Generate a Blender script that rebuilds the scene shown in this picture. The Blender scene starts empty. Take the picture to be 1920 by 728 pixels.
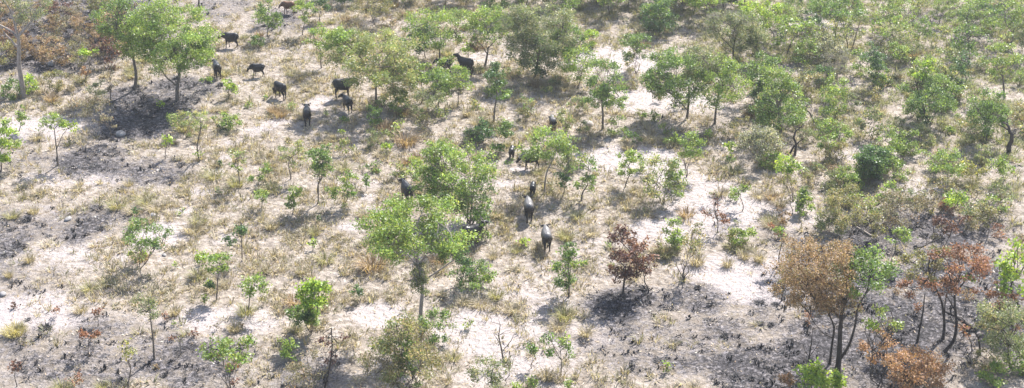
import bpy, bmesh, math
import numpy as np
from mathutils import Vector

# ------------------------------------------------------------------ camera, world, sun, exposure
sc = bpy.context.scene
COL = sc.collection
CAM_H, DEP, F = 52.6, math.radians(28.0), 2560.0      # drone height, tilt below the horizon, focal length (px of a 1920 wide frame)
cam_d = bpy.data.cameras.new('camera')
cam = bpy.data.objects.new('camera', cam_d)
COL.objects.link(cam)
cam.location = (0, 0, CAM_H)
cam.rotation_euler = (math.pi / 2 - DEP, 0, 0)
cam_d.sensor_fit = 'HORIZONTAL'
cam_d.angle = 2 * math.atan(960.0 / F)
cam_d.clip_start, cam_d.clip_end = 0.5, 12000
sc.camera = cam

SUN_EL = math.radians(49)
SUN_AZ = math.atan2(0.53, 0.85)                        # clockwise from +Y
w = bpy.data.worlds.new('World')
sc.world = w
w.use_nodes = True
nt = w.node_tree
sky = nt.nodes.new('ShaderNodeTexSky')
sky.sky_type = 'NISHITA'
sky.sun_disc = False
sky.sun_elevation = SUN_EL
sky.sun_rotation = SUN_AZ
sky.dust_density = 1.6
nt.links.new(sky.outputs[0], nt.nodes['Background'].inputs[0])
nt.nodes['Background'].inputs[1].default_value = 0.12
sun_d = bpy.data.lights.new('sun', 'SUN')
sun_d.energy = 5.0
sun_d.angle = math.radians(0.53)
sun_d.color = (1.0, 0.965, 0.925)
sun = bpy.data.objects.new('sun', sun_d)
COL.objects.link(sun)
sdir = Vector((math.sin(SUN_AZ) * math.cos(SUN_EL), math.cos(SUN_AZ) * math.cos(SUN_EL), math.sin(SUN_EL)))
sun.rotation_euler = sdir.to_track_quat('Z', 'Y').to_euler()
sun.location = (40, 160, 90)
sc.view_settings.view_transform = 'Standard'
sc.view_settings.look = 'None'
sc.view_settings.exposure = 1.34
sc.view_settings.gamma = 1.0
sc.view_settings.use_curve_mapping = False
sc.render.engine = 'CYCLES'
sc.cycles.max_bounces = 6
sc.cycles.diffuse_bounces = 3
sc.cycles.transmission_bounces = 4
sc.cycles.sample_clamp_indirect = 6.0
sc.cycles.use_denoising = True

# ------------------------------------------------------------------ noise, terrain, pixel -> place on the ground
R0 = np.random.default_rng(11)
_tab = R0.random((256, 256))

def vnoise(x, y):
    xi = np.floor(x).astype(int); yi = np.floor(y).astype(int)
    fx = x - xi; fy = y - yi
    fx = fx * fx * (3 - 2 * fx); fy = fy * fy * (3 - 2 * fy)
    x0, x1, y0, y1 = xi & 255, (xi + 1) & 255, yi & 255, (yi + 1) & 255
    return (_tab[x0, y0] * (1 - fx) + _tab[x1, y0] * fx) * (1 - fy) + (_tab[x0, y1] * (1 - fx) + _tab[x1, y1] * fx) * fy

def fbm(x, y, o=4):
    s = 0; a = 0.5; t = 0
    for i in range(o):
        s = s + a * vnoise(x * 2 ** i + 17.3 * i, y * 2 ** i + 9.1 * i); t += a; a *= 0.5
    return s / t

def height(x, y):
    x = np.asarray(x, float); y = np.asarray(y, float)
    return 1.1 * (fbm(x / 26 + 40, y / 26 + 13, 3) - 0.5) + 0.26 * (fbm(x / 3.1, y / 3.1, 3) - 0.5)

FWD = np.array((0, math.cos(DEP), -math.sin(DEP)))
UPV = np.array((0, math.sin(DEP), math.cos(DEP)))
O = np.array((0, 0, CAM_H))

def ray(px, py):
    return FWD + np.array((1.0, 0, 0)) * (px - 960) / F - UPV * (py - 364) / F

def ground(px, py):
    d = ray(px, py); z = 0.0
    for _ in range(6):
        t = (z - CAM_H) / d[2]
        p = O + d * t
        z = float(height(p[0], p[1]))
    return np.array((p[0], p[1], z))

def at_depth(px, py, Y):                                # the point seen at a pixel, standing Y metres out
    d = ray(px, py)
    return O + d * (Y / d[1])

def scale_at(p):                                        # pixels per metre, sine of the view's dip there
    v = p - O
    return F / float(v @ FWD), -v[2] / np.linalg.norm(v)

# ------------------------------------------------------------------ materials
def mat(name):
    m = bpy.data.materials.new(name)
    m.use_nodes = True
    n = m.node_tree
    return m, n, n.nodes['Principled BSDF'], n.nodes, n.links

def noise_node(nodes, links, scale, detail=4, rough=0.6, coord=None):
    t = nodes.new('ShaderNodeTexNoise')
    t.inputs['Scale'].default_value = scale
    t.inputs['Detail'].default_value = detail
    t.inputs['Roughness'].default_value = rough
    if coord is not None:
        links.new(coord, t.inputs['Vector'])
    return t

def ramp(nodes, links, fac, stops):
    r = nodes.new('ShaderNodeValToRGB')
    e = r.color_ramp.elements
    while len(e) < len(stops):
        e.new(0.5)
    for el, (p, c) in zip(e, stops):
        el.position = p
        el.color = (*c, 1) if len(c) == 3 else c
    links.new(fac, r.inputs[0])
    return r

def mixc(nodes, links, fac, a, b, mode='MIX'):
    m = nodes.new('ShaderNodeMix')
    m.data_type = 'RGBA'
    m.blend_type = mode
    for s, v in ((0, fac), (6, a), (7, b)):
        if hasattr(v, 'is_linked') or isinstance(v, bpy.types.NodeSocket):
            links.new(v, m.inputs[s])
        else:
            m.inputs[s].default_value = v if s == 0 else (*v, 1)
    return m.outputs[2]

def mathn(nodes, links, op, a, b=None):
    m = nodes.new('ShaderNodeMath')
    m.operation = op
    for s, v in ((0, a), (1, b)):
        if v is None:
            continue
        if isinstance(v, bpy.types.NodeSocket):
            links.new(v, m.inputs[s])
        else:
            m.inputs[s].default_value = v
    return m.outputs[0]

def leaf_material(name, trans=0.42, rough=0.42):
    m, n, bs, nodes, links = mat(name)
    at = nodes.new('ShaderNodeAttribute'); at.attribute_name = 'tint'
    links.new(at.outputs[0], bs.inputs['Base Color'])
    bs.inputs['Roughness'].default_value = rough
    bs.inputs['Specular IOR Level'].default_value = 0.45
    tr = nodes.new('ShaderNodeBsdfTranslucent')
    g = nodes.new('ShaderNodeMix'); g.data_type = 'RGBA'; g.blend_type = 'MULTIPLY'
    g.inputs[0].default_value = 1
    links.new(at.outputs[0], g.inputs[6]); g.inputs[7].default_value = (1.75, 1.7, 0.95, 1)
    links.new(g.outputs[2], tr.inputs[0])
    mx = nodes.new('ShaderNodeMixShader'); mx.inputs[0].default_value = trans
    links.new(bs.outputs[0], mx.inputs[1]); links.new(tr.outputs[0], mx.inputs[2])
    links.new(mx.outputs[0], nodes['Material Output'].inputs[0])
    return m

def bark_material(name, c1, c2, scale=7.0):
    m, n, bs, nodes, links = mat(name)
    tc = nodes.new('ShaderNodeTexCoord')
    mp = nodes.new('ShaderNodeMapping'); mp.inputs['Scale'].default_value = (1, 1, 0.3)
    links.new(tc.outputs['Object'], mp.inputs[0])
    t = noise_node(nodes, links, scale, 5, 0.7, mp.outputs[0])
    r = ramp(nodes, links, t.outputs[0], [(0.3, c1), (0.68, c2)])
    links.new(r.outputs[0], bs.inputs['Base Color'])
    bs.inputs['Roughness'].default_value = 0.85
    b = nodes.new('ShaderNodeBump'); b.inputs['Strength'].default_value = 0.6; b.inputs['Distance'].default_value = 0.03
    links.new(t.outputs[0], b.inputs['Height']); links.new(b.outputs[0], bs.inputs['Normal'])
    return m

M_LEAF = leaf_material('green_leaf')
M_DRY = leaf_material('dry_leaf', 0.3, 0.6)
M_GRASS = leaf_material('dry_grass_blade', 0.3, 0.6)
M_CHAR = leaf_material('charred_stubble', 0.0, 0.7)
M_BARK = bark_material('grey_brown_bark', (0.055, 0.043, 0.034), (0.19, 0.155, 0.125))
M_PALE = bark_material('pale_bark', (0.15, 0.12, 0.10), (0.36, 0.31, 0.27), 5)
M_BURNT = bark_material('burnt_bark', (0.008, 0.007, 0.007), (0.065, 0.05, 0.042), 5)

def ground_material():
    m, n, bs, nodes, links = mat('sandy_burnt_ground')
    tc = nodes.new('ShaderNodeTexCoord')
    co = tc.outputs['Object']
    def attr(nm):
        a = nodes.new('ShaderNodeAttribute'); a.attribute_name = nm
        return a.outputs['Fac']
    nb = noise_node(nodes, links, 0.35, 5, 0.62, co)
    nm_ = noise_node(nodes, links, 1.9, 6, 0.68, co)
    nf = noise_node(nodes, links, 9.0, 5, 0.7, co)
    nff = noise_node(nodes, links, 31.0, 3, 0.7, co)
    nc = noise_node(nodes, links, 3.6, 5, 0.66, co)
    na = mathn(nodes, links, 'ADD', mathn(nodes, links, 'MULTIPLY', nc.outputs[0], 0.62), mathn(nodes, links, 'MULTIPLY', nf.outputs[0], 0.38))
    soil = ramp(nodes, links, nm_.outputs[0], [(0.28, (0.12, 0.10, 0.08)), (0.43, (0.225, 0.19, 0.155)), (0.55, (0.325, 0.28, 0.238)), (0.68, (0.41, 0.364, 0.325))])
    sand = ramp(nodes, links, nf.outputs[0], [(0.25, (0.24, 0.208, 0.195)), (0.42, (0.345, 0.303, 0.287)), (0.7, (0.435, 0.392, 0.376))])
    sf = mathn(nodes, links, 'ADD', attr('sand'), mathn(nodes, links, 'MULTIPLY', mathn(nodes, links, 'SUBTRACT', nm_.outputs[0], 0.5), 1.5))
    sfr = ramp(nodes, links, sf, [(0.28, (0, 0, 0)), (0.75, (1, 1, 1))])
    c = mixc(nodes, links, sfr.outputs[0], soil.outputs[0], sand.outputs[0])
    # litter flecks
    fl = ramp(nodes, links, nff.outputs[0], [(0.30, (0.45, 0.41, 0.37)), (0.45, (0.97, 0.97, 0.97)), (0.8, (1.0, 0.99, 0.98))])
    c = mixc(nodes, links, 0.9, c, fl.outputs[0], 'MULTIPLY')
    # char and ash, also colouring the painted shadows
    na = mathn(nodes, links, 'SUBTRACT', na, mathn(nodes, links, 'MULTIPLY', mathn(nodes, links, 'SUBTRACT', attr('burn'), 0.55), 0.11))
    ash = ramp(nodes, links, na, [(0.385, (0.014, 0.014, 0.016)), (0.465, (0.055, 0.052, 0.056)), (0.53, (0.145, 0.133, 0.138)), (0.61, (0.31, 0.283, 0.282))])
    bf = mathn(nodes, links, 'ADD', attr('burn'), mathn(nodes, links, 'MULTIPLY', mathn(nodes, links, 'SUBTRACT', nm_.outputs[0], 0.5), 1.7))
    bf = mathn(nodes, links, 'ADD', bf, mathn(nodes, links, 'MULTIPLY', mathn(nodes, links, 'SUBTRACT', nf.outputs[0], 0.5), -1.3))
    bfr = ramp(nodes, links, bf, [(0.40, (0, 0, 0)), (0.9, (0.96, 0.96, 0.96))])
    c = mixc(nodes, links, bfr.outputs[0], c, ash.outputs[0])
    links.new(c, bs.inputs['Base Color'])
    bs.inputs['Roughness'].default_value = 0.95
    bs.inputs['Specular IOR Level'].default_value = 0.15
    vo_ = nodes.new('ShaderNodeTexVoronoi'); vo_.feature = 'F1'; vo_.inputs['Scale'].default_value = 2.6
    links.new(co, vo_.inputs['Vector'])                       # trodden hollows
    hs = mathn(nodes, links, 'ADD', mathn(nodes, links, 'MULTIPLY', nm_.outputs[0], 1.0), mathn(nodes, links, 'MULTIPLY', nf.outputs[0], 0.35))
    hs = mathn(nodes, links, 'ADD', hs, mathn(nodes, links, 'MULTIPLY', vo_.outputs['Distance'], 0.35))
    b = nodes.new('ShaderNodeBump'); b.inputs['Strength'].default_value = 0.95; b.inputs['Distance'].default_value = 0.25
    links.new(hs, b.inputs['Height']); links.new(b.outputs[0], bs.inputs['Normal'])
    return m

def hide_material(name, c1, c2, dust, amount):
    m, n, bs, nodes, links = mat(name)
    tc = nodes.new('ShaderNodeTexCoord')
    t = noise_node(nodes, links, 6, 5, 0.6, tc.outputs['Object'])
    r = ramp(nodes, links, t.outputs[0], [(0.3, c1), (0.7, c2)])
    sx = nodes.new('ShaderNodeSeparateXYZ'); links.new(tc.outputs['Object'], sx.inputs[0])
    # dried mud and dust caked along the back
    zf = mathn(nodes, links, 'ADD', sx.outputs[2], mathn(nodes, links, 'MULTIPLY', mathn(nodes, links, 'SUBTRACT', t.outputs[0], 0.5), 0.5))
    zr = ramp(nodes, links, mathn(nodes, links, 'MULTIPLY', zf, 0.5), [(0.66, (0, 0, 0)), (0.82, (amount, amount, amount))])
    c = mixc(nodes, links, zr.outputs[0], r.outputs[0], dust)
    links.new(c, bs.inputs['Base Color'])
    bs.inputs['Roughness'].default_value = 0.38
    bs.inputs['Specular IOR Level'].default_value = 0.3
    return m

M_GROUND = ground_material()
M_HIDE = hide_material('black_hide', (0.005, 0.005, 0.006), (0.013, 0.013, 0.014), (0.05, 0.048, 0.048), 0.3)
M_HIDE_G = hide_material('dusty_hide', (0.007, 0.007, 0.008), (0.018, 0.017, 0.018), (0.17, 0.16, 0.155), 0.9)
M_HIDE_B = hide_material('brown_hide', (0.05, 0.02, 0.010), (0.15, 0.065, 0.03), (0.22, 0.13, 0.08), 0.4)
M_HORN = bark_material('horn', (0.03, 0.027, 0.025), (0.14, 0.125, 0.11), 12)
M_ROCK = bark_material('shade_toned_stone', (0.13, 0.125, 0.12), (0.33, 0.31, 0.30), 4)  # grey lowered to put the boulder's shade into its colour
M_MOUND = bark_material('termite_earth', (0.22, 0.19, 0.165), (0.42, 0.37, 0.33), 4)

# ------------------------------------------------------------------ helpers
def link(o, parent=None):
    COL.objects.link(o)
    if parent is not None:
        o.parent = parent
    return o

def mesh_np(name, V, faces, material, tint=None, smooth=False):
    """faces: list of (n, k) int arrays"""
    me = bpy.data.meshes.new(name)
    V = np.ascontiguousarray(V, dtype=np.float32)
    loops = np.concatenate([f.ravel() for f in faces]).astype(np.int32)
    tot = np.concatenate([np.full(len(f), f.shape[1], np.int32) for f in faces])
    start = np.concatenate([[0], np.cumsum(tot)[:-1]]).astype(np.int32)
    me.vertices.add(len(V)); me.vertices.foreach_set('co', V.ravel())
    me.loops.add(len(loops)); me.loops.foreach_set('vertex_index', loops)
    me.polygons.add(len(tot)); me.polygons.foreach_set('loop_start', start)
    me.polygons.foreach_set('loop_total', tot)
    if tint is not None:
        a = me.attributes.new('tint', 'FLOAT_COLOR', 'FACE')
        c = np.ones((len(tot), 4), np.float32); c[:, :3] = tint
        a.data.foreach_set('color', c.ravel())
    me.materials.append(material)
    me.update(calc_edges=True)
    if smooth:
        me.shade_smooth()
    return me

def empty(name, loc, label, cat, group=None):
    o = bpy.data.objects.new(name, None)
    o.empty_display_size = 0.3
    o.location = tuple(float(v) for v in loc)
    o['label'] = label; o['category'] = cat
    if group:
        o['group'] = group
    return link(o)

def tubes(lines, sides=6):
    """lines: list of (points (n,3), radii (n,)) -> verts, quads, caps"""
    VV, QQ, off = [], [], 0
    ang = np.arange(sides) * 2 * math.pi / sides
    ca, sa = np.cos(ang), np.sin(ang)
    for P, r in lines:
        P = np.asarray(P, float); r = np.asarray(r, float)
        n = len(P)
        T = np.gradient(P, axis=0)
        T /= np.linalg.norm(T, axis=1)[:, None] + 1e-9
        ref = np.where(np.abs(T[:, 2:3]) > 0.9, np.array([[1.0, 0, 0]]), np.array([[0, 0, 1.0]]))
        ref = np.tile(ref[:1], (n, 1))
        U = np.cross(T, ref); U /= np.linalg.norm(U, axis=1)[:, None] + 1e-9
        W = np.cross(T, U)
        ring = P[:, None] + r[:, None, None] * (U[:, None] * ca[None, :, None] + W[:, None] * sa[None, :, None])
        VV.append(ring.reshape(-1, 3))
        i = np.arange(n - 1)[:, None] * sides; j = np.arange(sides)[None]; k = (j + 1) % sides
        QQ.append(np.stack([i + j, i + k, i + sides + k, i + sides + j], -1).reshape(-1, 4) + off)
        VV.append(P[-1:] + T[-1:] * r[-1]); tip = off + n * sides
        base = off + (n - 1) * sides
        jj = np.arange(sides)
        QQ.append(np.stack([base + jj, base + (jj + 1) % sides, np.full(sides, tip), np.full(sides, tip)], -1)[:, :3])
        off += n * sides + 1
    q4 = [q for q in QQ if q.shape[1] == 4]; q3 = [q for q in QQ if q.shape[1] == 3]
    return np.concatenate(VV), [np.concatenate(q4), np.concatenate(q3)]

def curve_pts(a, b, rng, n=6, wob=0.08, lift=0.0):
    a = np.asarray(a, float); b = np.asarray(b, float)
    t = np.linspace(0, 1, n)[:, None]
    L = np.linalg.norm(b - a)
    P = a + (b - a) * t
    w_ = rng.normal(0, wob * L, (2, 3)); w_[:, 2] *= 0.4
    P += np.sin(math.pi * t) * w_[0] + np.sin(2 * math.pi * t) * w_[1] * 0.7
    P[:, 2] += (np.sin(math.pi * t) * lift * L)[:, 0]
    return P

def leaves(cent, rng, L, W, tint, up=0.45, droop=0.2):
    n = len(cent)
    u = rng.normal(0, 1, (n, 3)); u[:, 2] -= droop * 1.5
    u /= np.linalg.norm(u, axis=1)[:, None]
    nn = rng.normal(0, 1, (n, 3)); nn[:, 2] += up * 3
    v = np.cross(nn, u); v /= np.linalg.norm(v, axis=1)[:, None] + 1e-9
    s = rng.uniform(0.65, 1.3, (n, 1))
    l = u * L * s; ww = v * W * 0.5 * s
    V = np.stack([cent - l * 0.5, cent + ww - l * 0.05, cent + l * 0.5, cent - ww - l * 0.05], 1).reshape(-1, 3)
    Fq = np.arange(n * 4).reshape(-1, 4)
    return V, Fq, tint

# leaf looks: colours with weights, leaf length and width, density, bark, leaf material
S = {
 'green': ([(0.085, 0.150, 0.032), (0.125, 0.190, 0.042), (0.050, 0.095, 0.030)], (5, 3, 2), 0.20, 0.10, 2.0, 'bark'),
 'lime': ([(0.21, 0.29, 0.035), (0.15, 0.24, 0.03), (0.10, 0.17, 0.03)], (4, 4, 2), 0.24, 0.14, 2.4, 'bark'),
 'fresh': ([(0.14, 0.21, 0.04), (0.10, 0.17, 0.035), (0.19, 0.24, 0.06)], (5, 4, 2), 0.20, 0.11, 1.9, 'bark'),
 'pale': ([(0.155, 0.20, 0.062), (0.115, 0.165, 0.048), (0.24, 0.21, 0.11), (0.26, 0.27, 0.10)], (5, 4, 1.5, 1.5), 0.19, 0.10, 1.7, 'bark'),
 'dark': ([(0.045, 0.095, 0.030), (0.075, 0.135, 0.040), (0.03, 0.06, 0.022)], (5, 4, 2), 0.20, 0.11, 2.3, 'bark'),
 'sage': ([(0.115, 0.145, 0.072), (0.080, 0.120, 0.048), (0.20, 0.205, 0.14)], (5, 4, 2), 0.17, 0.07, 1.9, 'bark'),
 'silver': ([(0.23, 0.245, 0.19), (0.12, 0.145, 0.09), (0.055, 0.07, 0.045)], (5, 4, 2), 0.20, 0.09, 2.2, 'bark'),
 'olive': ([(0.16, 0.165, 0.075), (0.11, 0.13, 0.055), (0.24, 0.21, 0.13)], (5, 4, 2), 0.17, 0.08, 1.5, 'bark'),
 'dry': ([(0.27, 0.23, 0.155), (0.17, 0.15, 0.085), (0.13, 0.12, 0.06), (0.30, 0.19, 0.11)], (4, 3, 3, 1), 0.17, 0.08, 1.2, 'bark'),
 'brown': ([(0.27, 0.175, 0.095), (0.20, 0.135, 0.072), (0.33, 0.235, 0.145), (0.17, 0.155, 0.075)], (5, 3, 3, 1), 0.16, 0.075, 2.0, 'burnt'),
 'orange': ([(0.33, 0.18, 0.09), (0.25, 0.14, 0.07), (0.38, 0.25, 0.155)], (5, 4, 3), 0.16, 0.08, 2.0, 'burnt'),
 'rust': ([(0.25, 0.12, 0.07), (0.185, 0.095, 0.06), (0.30, 0.175, 0.105)], (5, 4, 1), 0.19, 0.11, 1.6, 'burnt'),
 'maroon': ([(0.125, 0.062, 0.048), (0.09, 0.047, 0.040), (0.21, 0.115, 0.08)], (5, 4, 2), 0.24, 0.13, 1.7, 'burnt'),
 'yellow': ([(0.22, 0.225, 0.06), (0.15, 0.18, 0.05)], (4, 3), 0.22, 0.12, 1.4, 'bark'),
 'bare': ([(0.21, 0.19, 0.18), (0.14, 0.13, 0.11)], (4, 3), 0.16, 0.03, 0.9, 'bark'),
}
BARK = {'bark': M_BARK, 'pale': M_PALE, 'burnt': M_BURNT}
DRYST = {'dry', 'brown', 'orange', 'rust', 'maroon', 'bare'}

seed_counter = [100]
def plant(name, style, bx, by, cx, cy, rx, ry, label, cat=None, group=None, path=None, limbs=(), crowns=None, bark=None, stems=1, dens=1.0,
          leaf=1.0, thick=1.0, lobes=None, flat=0.0, world=None):
    """a tree, sapling or shrub: foot at (bx, by), crown round (cx, cy) with radii rx, ry, all as seen in the photograph, set back on the ground"""
    seed_counter[0] += 1
    rng = np.random.default_rng(seed_counter[0])
    if world is None:
        B = ground(bx, by); s, sd = scale_at(B); cd = math.sqrt(1 - sd * sd)
        def to3(x, y, dy=0.0):
            return at_depth(x, y, B[1] + dy) - B
    root = empty(name, B, label, cat or name.replace('_', ' '), group)
    specs = [(cx, cy, rx, ry, style)] + list(crowns or [])
    trunk_lines, branch_lines, twig_lines, parts = [], [], [], []
    top_h = 0
    fork = None
    for ci, (x, y, ax, ay, st) in enumerate(specs):
        C = to3(x, y)
        a = max(ax / s * 1.12, 0.12)
        b2 = (ay * 1.08 / s) ** 2 - (a * sd * 0.9) ** 2
        b = math.sqrt(max(b2, (0.38 * a) ** 2)) / cd
        C[2] = max(C[2], 0.25 * b + 0.08)
        C[1] += rng.uniform(-0.15, 0.15) * a
        cols, wts, lL, lW, ld, bk = S[st]
        lL, lW = lL * leaf ** 0.5 * 0.87, lW * leaf ** 0.5 * 0.94
        bushy = cat == 'shrub' or C[2] - b < 0.16 * C[2]
        if cat == 'shrub' and C[2] - b > 0.05:                   # shrubs are leafy to the ground
            lowz = 0.4 * (C[2] - b); b += lowz; C[2] -= lowz
        # lobes of the crown
        nl = int((lobes or int(np.clip(5 + 2.6 * a * b, 5, 26))) * 1.25)
        LC = []
        md = 1.25 / nl ** 0.34
        tries = 0
        while len(LC) < nl and tries < 900:
            tries += 1
            p = rng.uniform(-1, 1, 3)
            q = np.linalg.norm(p)
            if q > 0.93 or q < 0.25 or p[2] < (-0.95 if cat == 'shrub' else -0.75) + flat:
                continue
            if any(np.linalg.norm(p - o) < md * (1 if tries < 500 else 0.6) for o in LC):
                continue
            LC.append(p)
        LC = np.array(LC)
        prof = 1 - 0.25 * np.clip(LC[:, 2:3], 0, 1)             # rounded shoulders
        LP = C + LC * np.array([a, a, b]) * np.concatenate([prof, prof, np.ones_like(prof)], 1)
        LP[:, 2] = np.maximum(LP[:, 2], 0.12)
        lr = 0.45 * (a * a * b) ** (1 / 3) / len(LP) ** 0.3 * rng.uniform(0.75, 1.3, len(LP))
        # wood
        H = C[2] + b
        top_h = max(top_h, H)
        r0 = (0.012 + 0.010 * H + 0.0007 * H * H) * thick
        if ci == 0:
            if path:
                P = [to3(*q) for q in path]
                P[0] = np.zeros(3)
                P = np.array(P)
                P[:, 1] += np.cumsum(rng.normal(0, 0.12, len(P))); P[:, 1] -= P[0, 1]
                tt = np.linspace(0, len(P) - 1, len(P) * 3)
                P = np.stack([np.interp(tt, np.arange(len(P)), P[:, k]) for k in range(3)], 1)
                P[1:-1] = (P[:-2] + 2 * P[1:-1] + P[2:]) / 4
                r = np.linspace(1, 0.45, len(P)) * r0
                r[0] *= 1.35
                P[0, 2] = -0.1
                trunk_lines.append((P, r)); heads = [P]; hr = [r[-1]]
            else:
                heads, hr = [], []
                ns = stems if stems > 1 else (int(rng.integers(3, 6)) if bushy else 1)
                for k in range(ns):
                    fz = (0.30 if bushy else 0.42) * C[2] if ns > 1 else max(C[2] - 0.45 * b, 0.42 * C[2])
                    f = fz / C[2]
                    off = np.array([*rng.normal(0, 0.30 * a if ns > 1 else 0.04 * a, 2), 0])
                    E = C * np.array([f, f, f]) + off * (0.8 if ns > 1 else 1)
                    P = curve_pts(np.array([*(rng.normal(0, 0.06 * a, 2) if ns > 1 else (0, 0)), -0.08]), E, rng, 7, 0.05)
                    rr = r0 * (0.62 if ns > 1 else 1)
                    r = np.linspace(1, 0.55, 7) * rr; r[0] *= 1.3
                    trunk_lines.append((P, r)); heads.append(P); hr.append(r[-1])
            for lb in limbs:                                     # limbs drawn from the photograph
                P = np.array([to3(*q) for q in lb])
                j = np.argmin(np.linalg.norm(heads[0] - P[0], axis=1))
                P = P + (heads[0][j] - P[0]) * np.linspace(1, 0, len(P))[:, None]
                P[:, 1] += np.linspace(0, rng.normal(0, 0.5), len(P))
                tt = np.linspace(0, len(P) - 1, len(P) * 3)
                P = np.stack([np.interp(tt, np.arange(len(P)), P[:, k]) for k in range(3)], 1)
                P[1:-1] = (P[:-2] + 2 * P[1:-1] + P[2:]) / 4
                trunk_lines.append((P, np.linspace(0.5, 0.16, len(P)) * r0))
                heads.append(P[len(P) // 2:]); hr.append(0.25 * r0)
            allheads = heads
        # primary limbs to a few lobes, the rest fork off them
        order = rng.permutation(len(LP))
        npri = min(len(LP), int(np.clip(2 + a, 3, 6)))
        prim = []
        for k, li in enumerate(order):
            tgt = LP[li]
            if k < npri:
                hd = allheads[np.argmin([np.linalg.norm((h[-1] - tgt)[:2]) for h in allheads])] if len(allheads) > 1 else allheads[0]
                j = rng.integers(max(1, int(len(hd) * 0.65)), len(hd))
                if k == 0:
                    j = len(hd) - 1
                P = curve_pts(hd[j], tgt, rng, 7, 0.09, 0.08)
                rs = r0 * rng.uniform(0.36, 0.5) * (0.75 if len(allheads) > 2 else 1)
                trunk_lines.append((P, np.linspace(rs, max(0.012, rs * 0.3), 7)))
                prim.append((P, rs))
            else:
                P0, rs = min(prim, key=lambda q: np.linalg.norm(q[0][4] - tgt))
                j = rng.integers(2, 6)
                P = curve_pts(P0[j], tgt, rng, 5, 0.1, 0.05)
                branch_lines.append((P, np.linspace(max(rs * 0.6, 0.03), 0.016, 5)))
        # twigs and leaf clumps
        area = math.pi * a * math.sqrt((b * cd) ** 2 + (a * sd) ** 2)
        nleaf = int(np.clip(1.28 * ld * dens * area / (0.5 * lL * lW), 40, 26000))
        ncl = int(np.clip(nleaf / 30, 6, 900))
        which = rng.choice(len(LP), ncl, p=lr ** 2 / (lr ** 2).sum())
        dirs = rng.normal(0, 1, (ncl, 3)); dirs /= np.linalg.norm(dirs, axis=1)[:, None]
        rad = rng.random(ncl) ** 0.45
        CC = LP[which] + dirs * (rad * lr[which])[:, None] * np.array([1.15, 1.15, 0.75]) * 1.25
        for q in rng.choice(ncl, min(ncl, 80), replace=False):
            twig_lines.append((np.array([LP[which[q]], CC[q]]), np.array([0.022, 0.009]) * (0.7 + 0.3 * thick)))
        own = rng.integers(0, ncl, nleaf)
        cs = 0.62 * lL + 0.045 * min(a, 2.5)
        pos = CC[own] + rng.normal(0, 1, (nleaf, 3)) * cs * np.array([1, 1, 0.7])
        pos[:, 2] = np.maximum(pos[:, 2], 0.04 + 0.1 * rng.random(nleaf))
        pal = np.array(cols) * (1.0 if st in DRYST else np.array((1.42, 1.29, 1.3 if st in ('sage', 'silver', 'olive') else 1.62))); wt = np.array(wts, float); wt /= wt.sum()
        clump_c = pal[rng.choice(len(pal), ncl, p=wt)] * rng.uniform(0.7, 1.3, len(LP))[which][:, None]
        own_c = pal[rng.choice(len(pal), nleaf, p=wt)]
        tint = np.where(rng.random((nleaf, 1)) < 0.6, clump_c[own], own_c)
        tint = tint * rng.uniform(0.75, 1.25, (nleaf, 1)) * rng.uniform(0.94, 1.06, (nleaf, 3))
        V, Fq, tint = leaves(pos, rng, lL, lW, tint)
        me = mesh_np('crown', V, [Fq], M_DRY if st in DRYST else M_LEAF, tint)
        parts.append((st, me))
    bm_ = BARK[bark or S[style][5]]
    V, Fs = tubes(trunk_lines, 7 if top_h > 6 else 5)
    tr = link(bpy.data.objects.new('trunk', mesh_np('trunk', V, Fs, bm_, smooth=True)), root)
    if branch_lines or twig_lines:
        VA, FA = tubes(twig_lines, 3)
        if branch_lines:
            V, Fs = tubes(branch_lines, 4)
            V, Fs = np.concatenate([VA, V]), FA + [f + len(VA) for f in Fs]
        else:
            V, Fs = VA, FA
        Fs = [np.concatenate([f for f in Fs if f.shape[1] == 4]), np.concatenate([f for f in Fs if f.shape[1] == 3])]
        link(bpy.data.objects.new('branches', mesh_np('branches', V, Fs, bm_, smooth=True)), root)['kind'] = 'stuff'
    for k, (st, me) in enumerate(parts):
        o = link(bpy.data.objects.new('crown' if cat != 'shrub' else 'foliage', me), root)
        o['kind'] = 'stuff'
        if len(parts) > 1 and len({p[0] for p in parts}) > 1:
            o['label'] = {'green': 'living green foliage', 'lime': 'bright new green leaves', 'brown': 'scorched brown foliage', 'orange': 'scorched orange foliage',
                          'rust': 'fire-browned rust red leaves', 'olive': 'pale olive leaves', 'maroon': 'dead dark red leaves', 'fresh': 'fresh green foliage',
                          'pale': 'pale yellowish leaves', 'dry': 'dry brownish leaves', 'sage': 'grey-green leaves', 'dark': 'dark green leaves'}.get(st, st + ' leaves')
    return root

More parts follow.
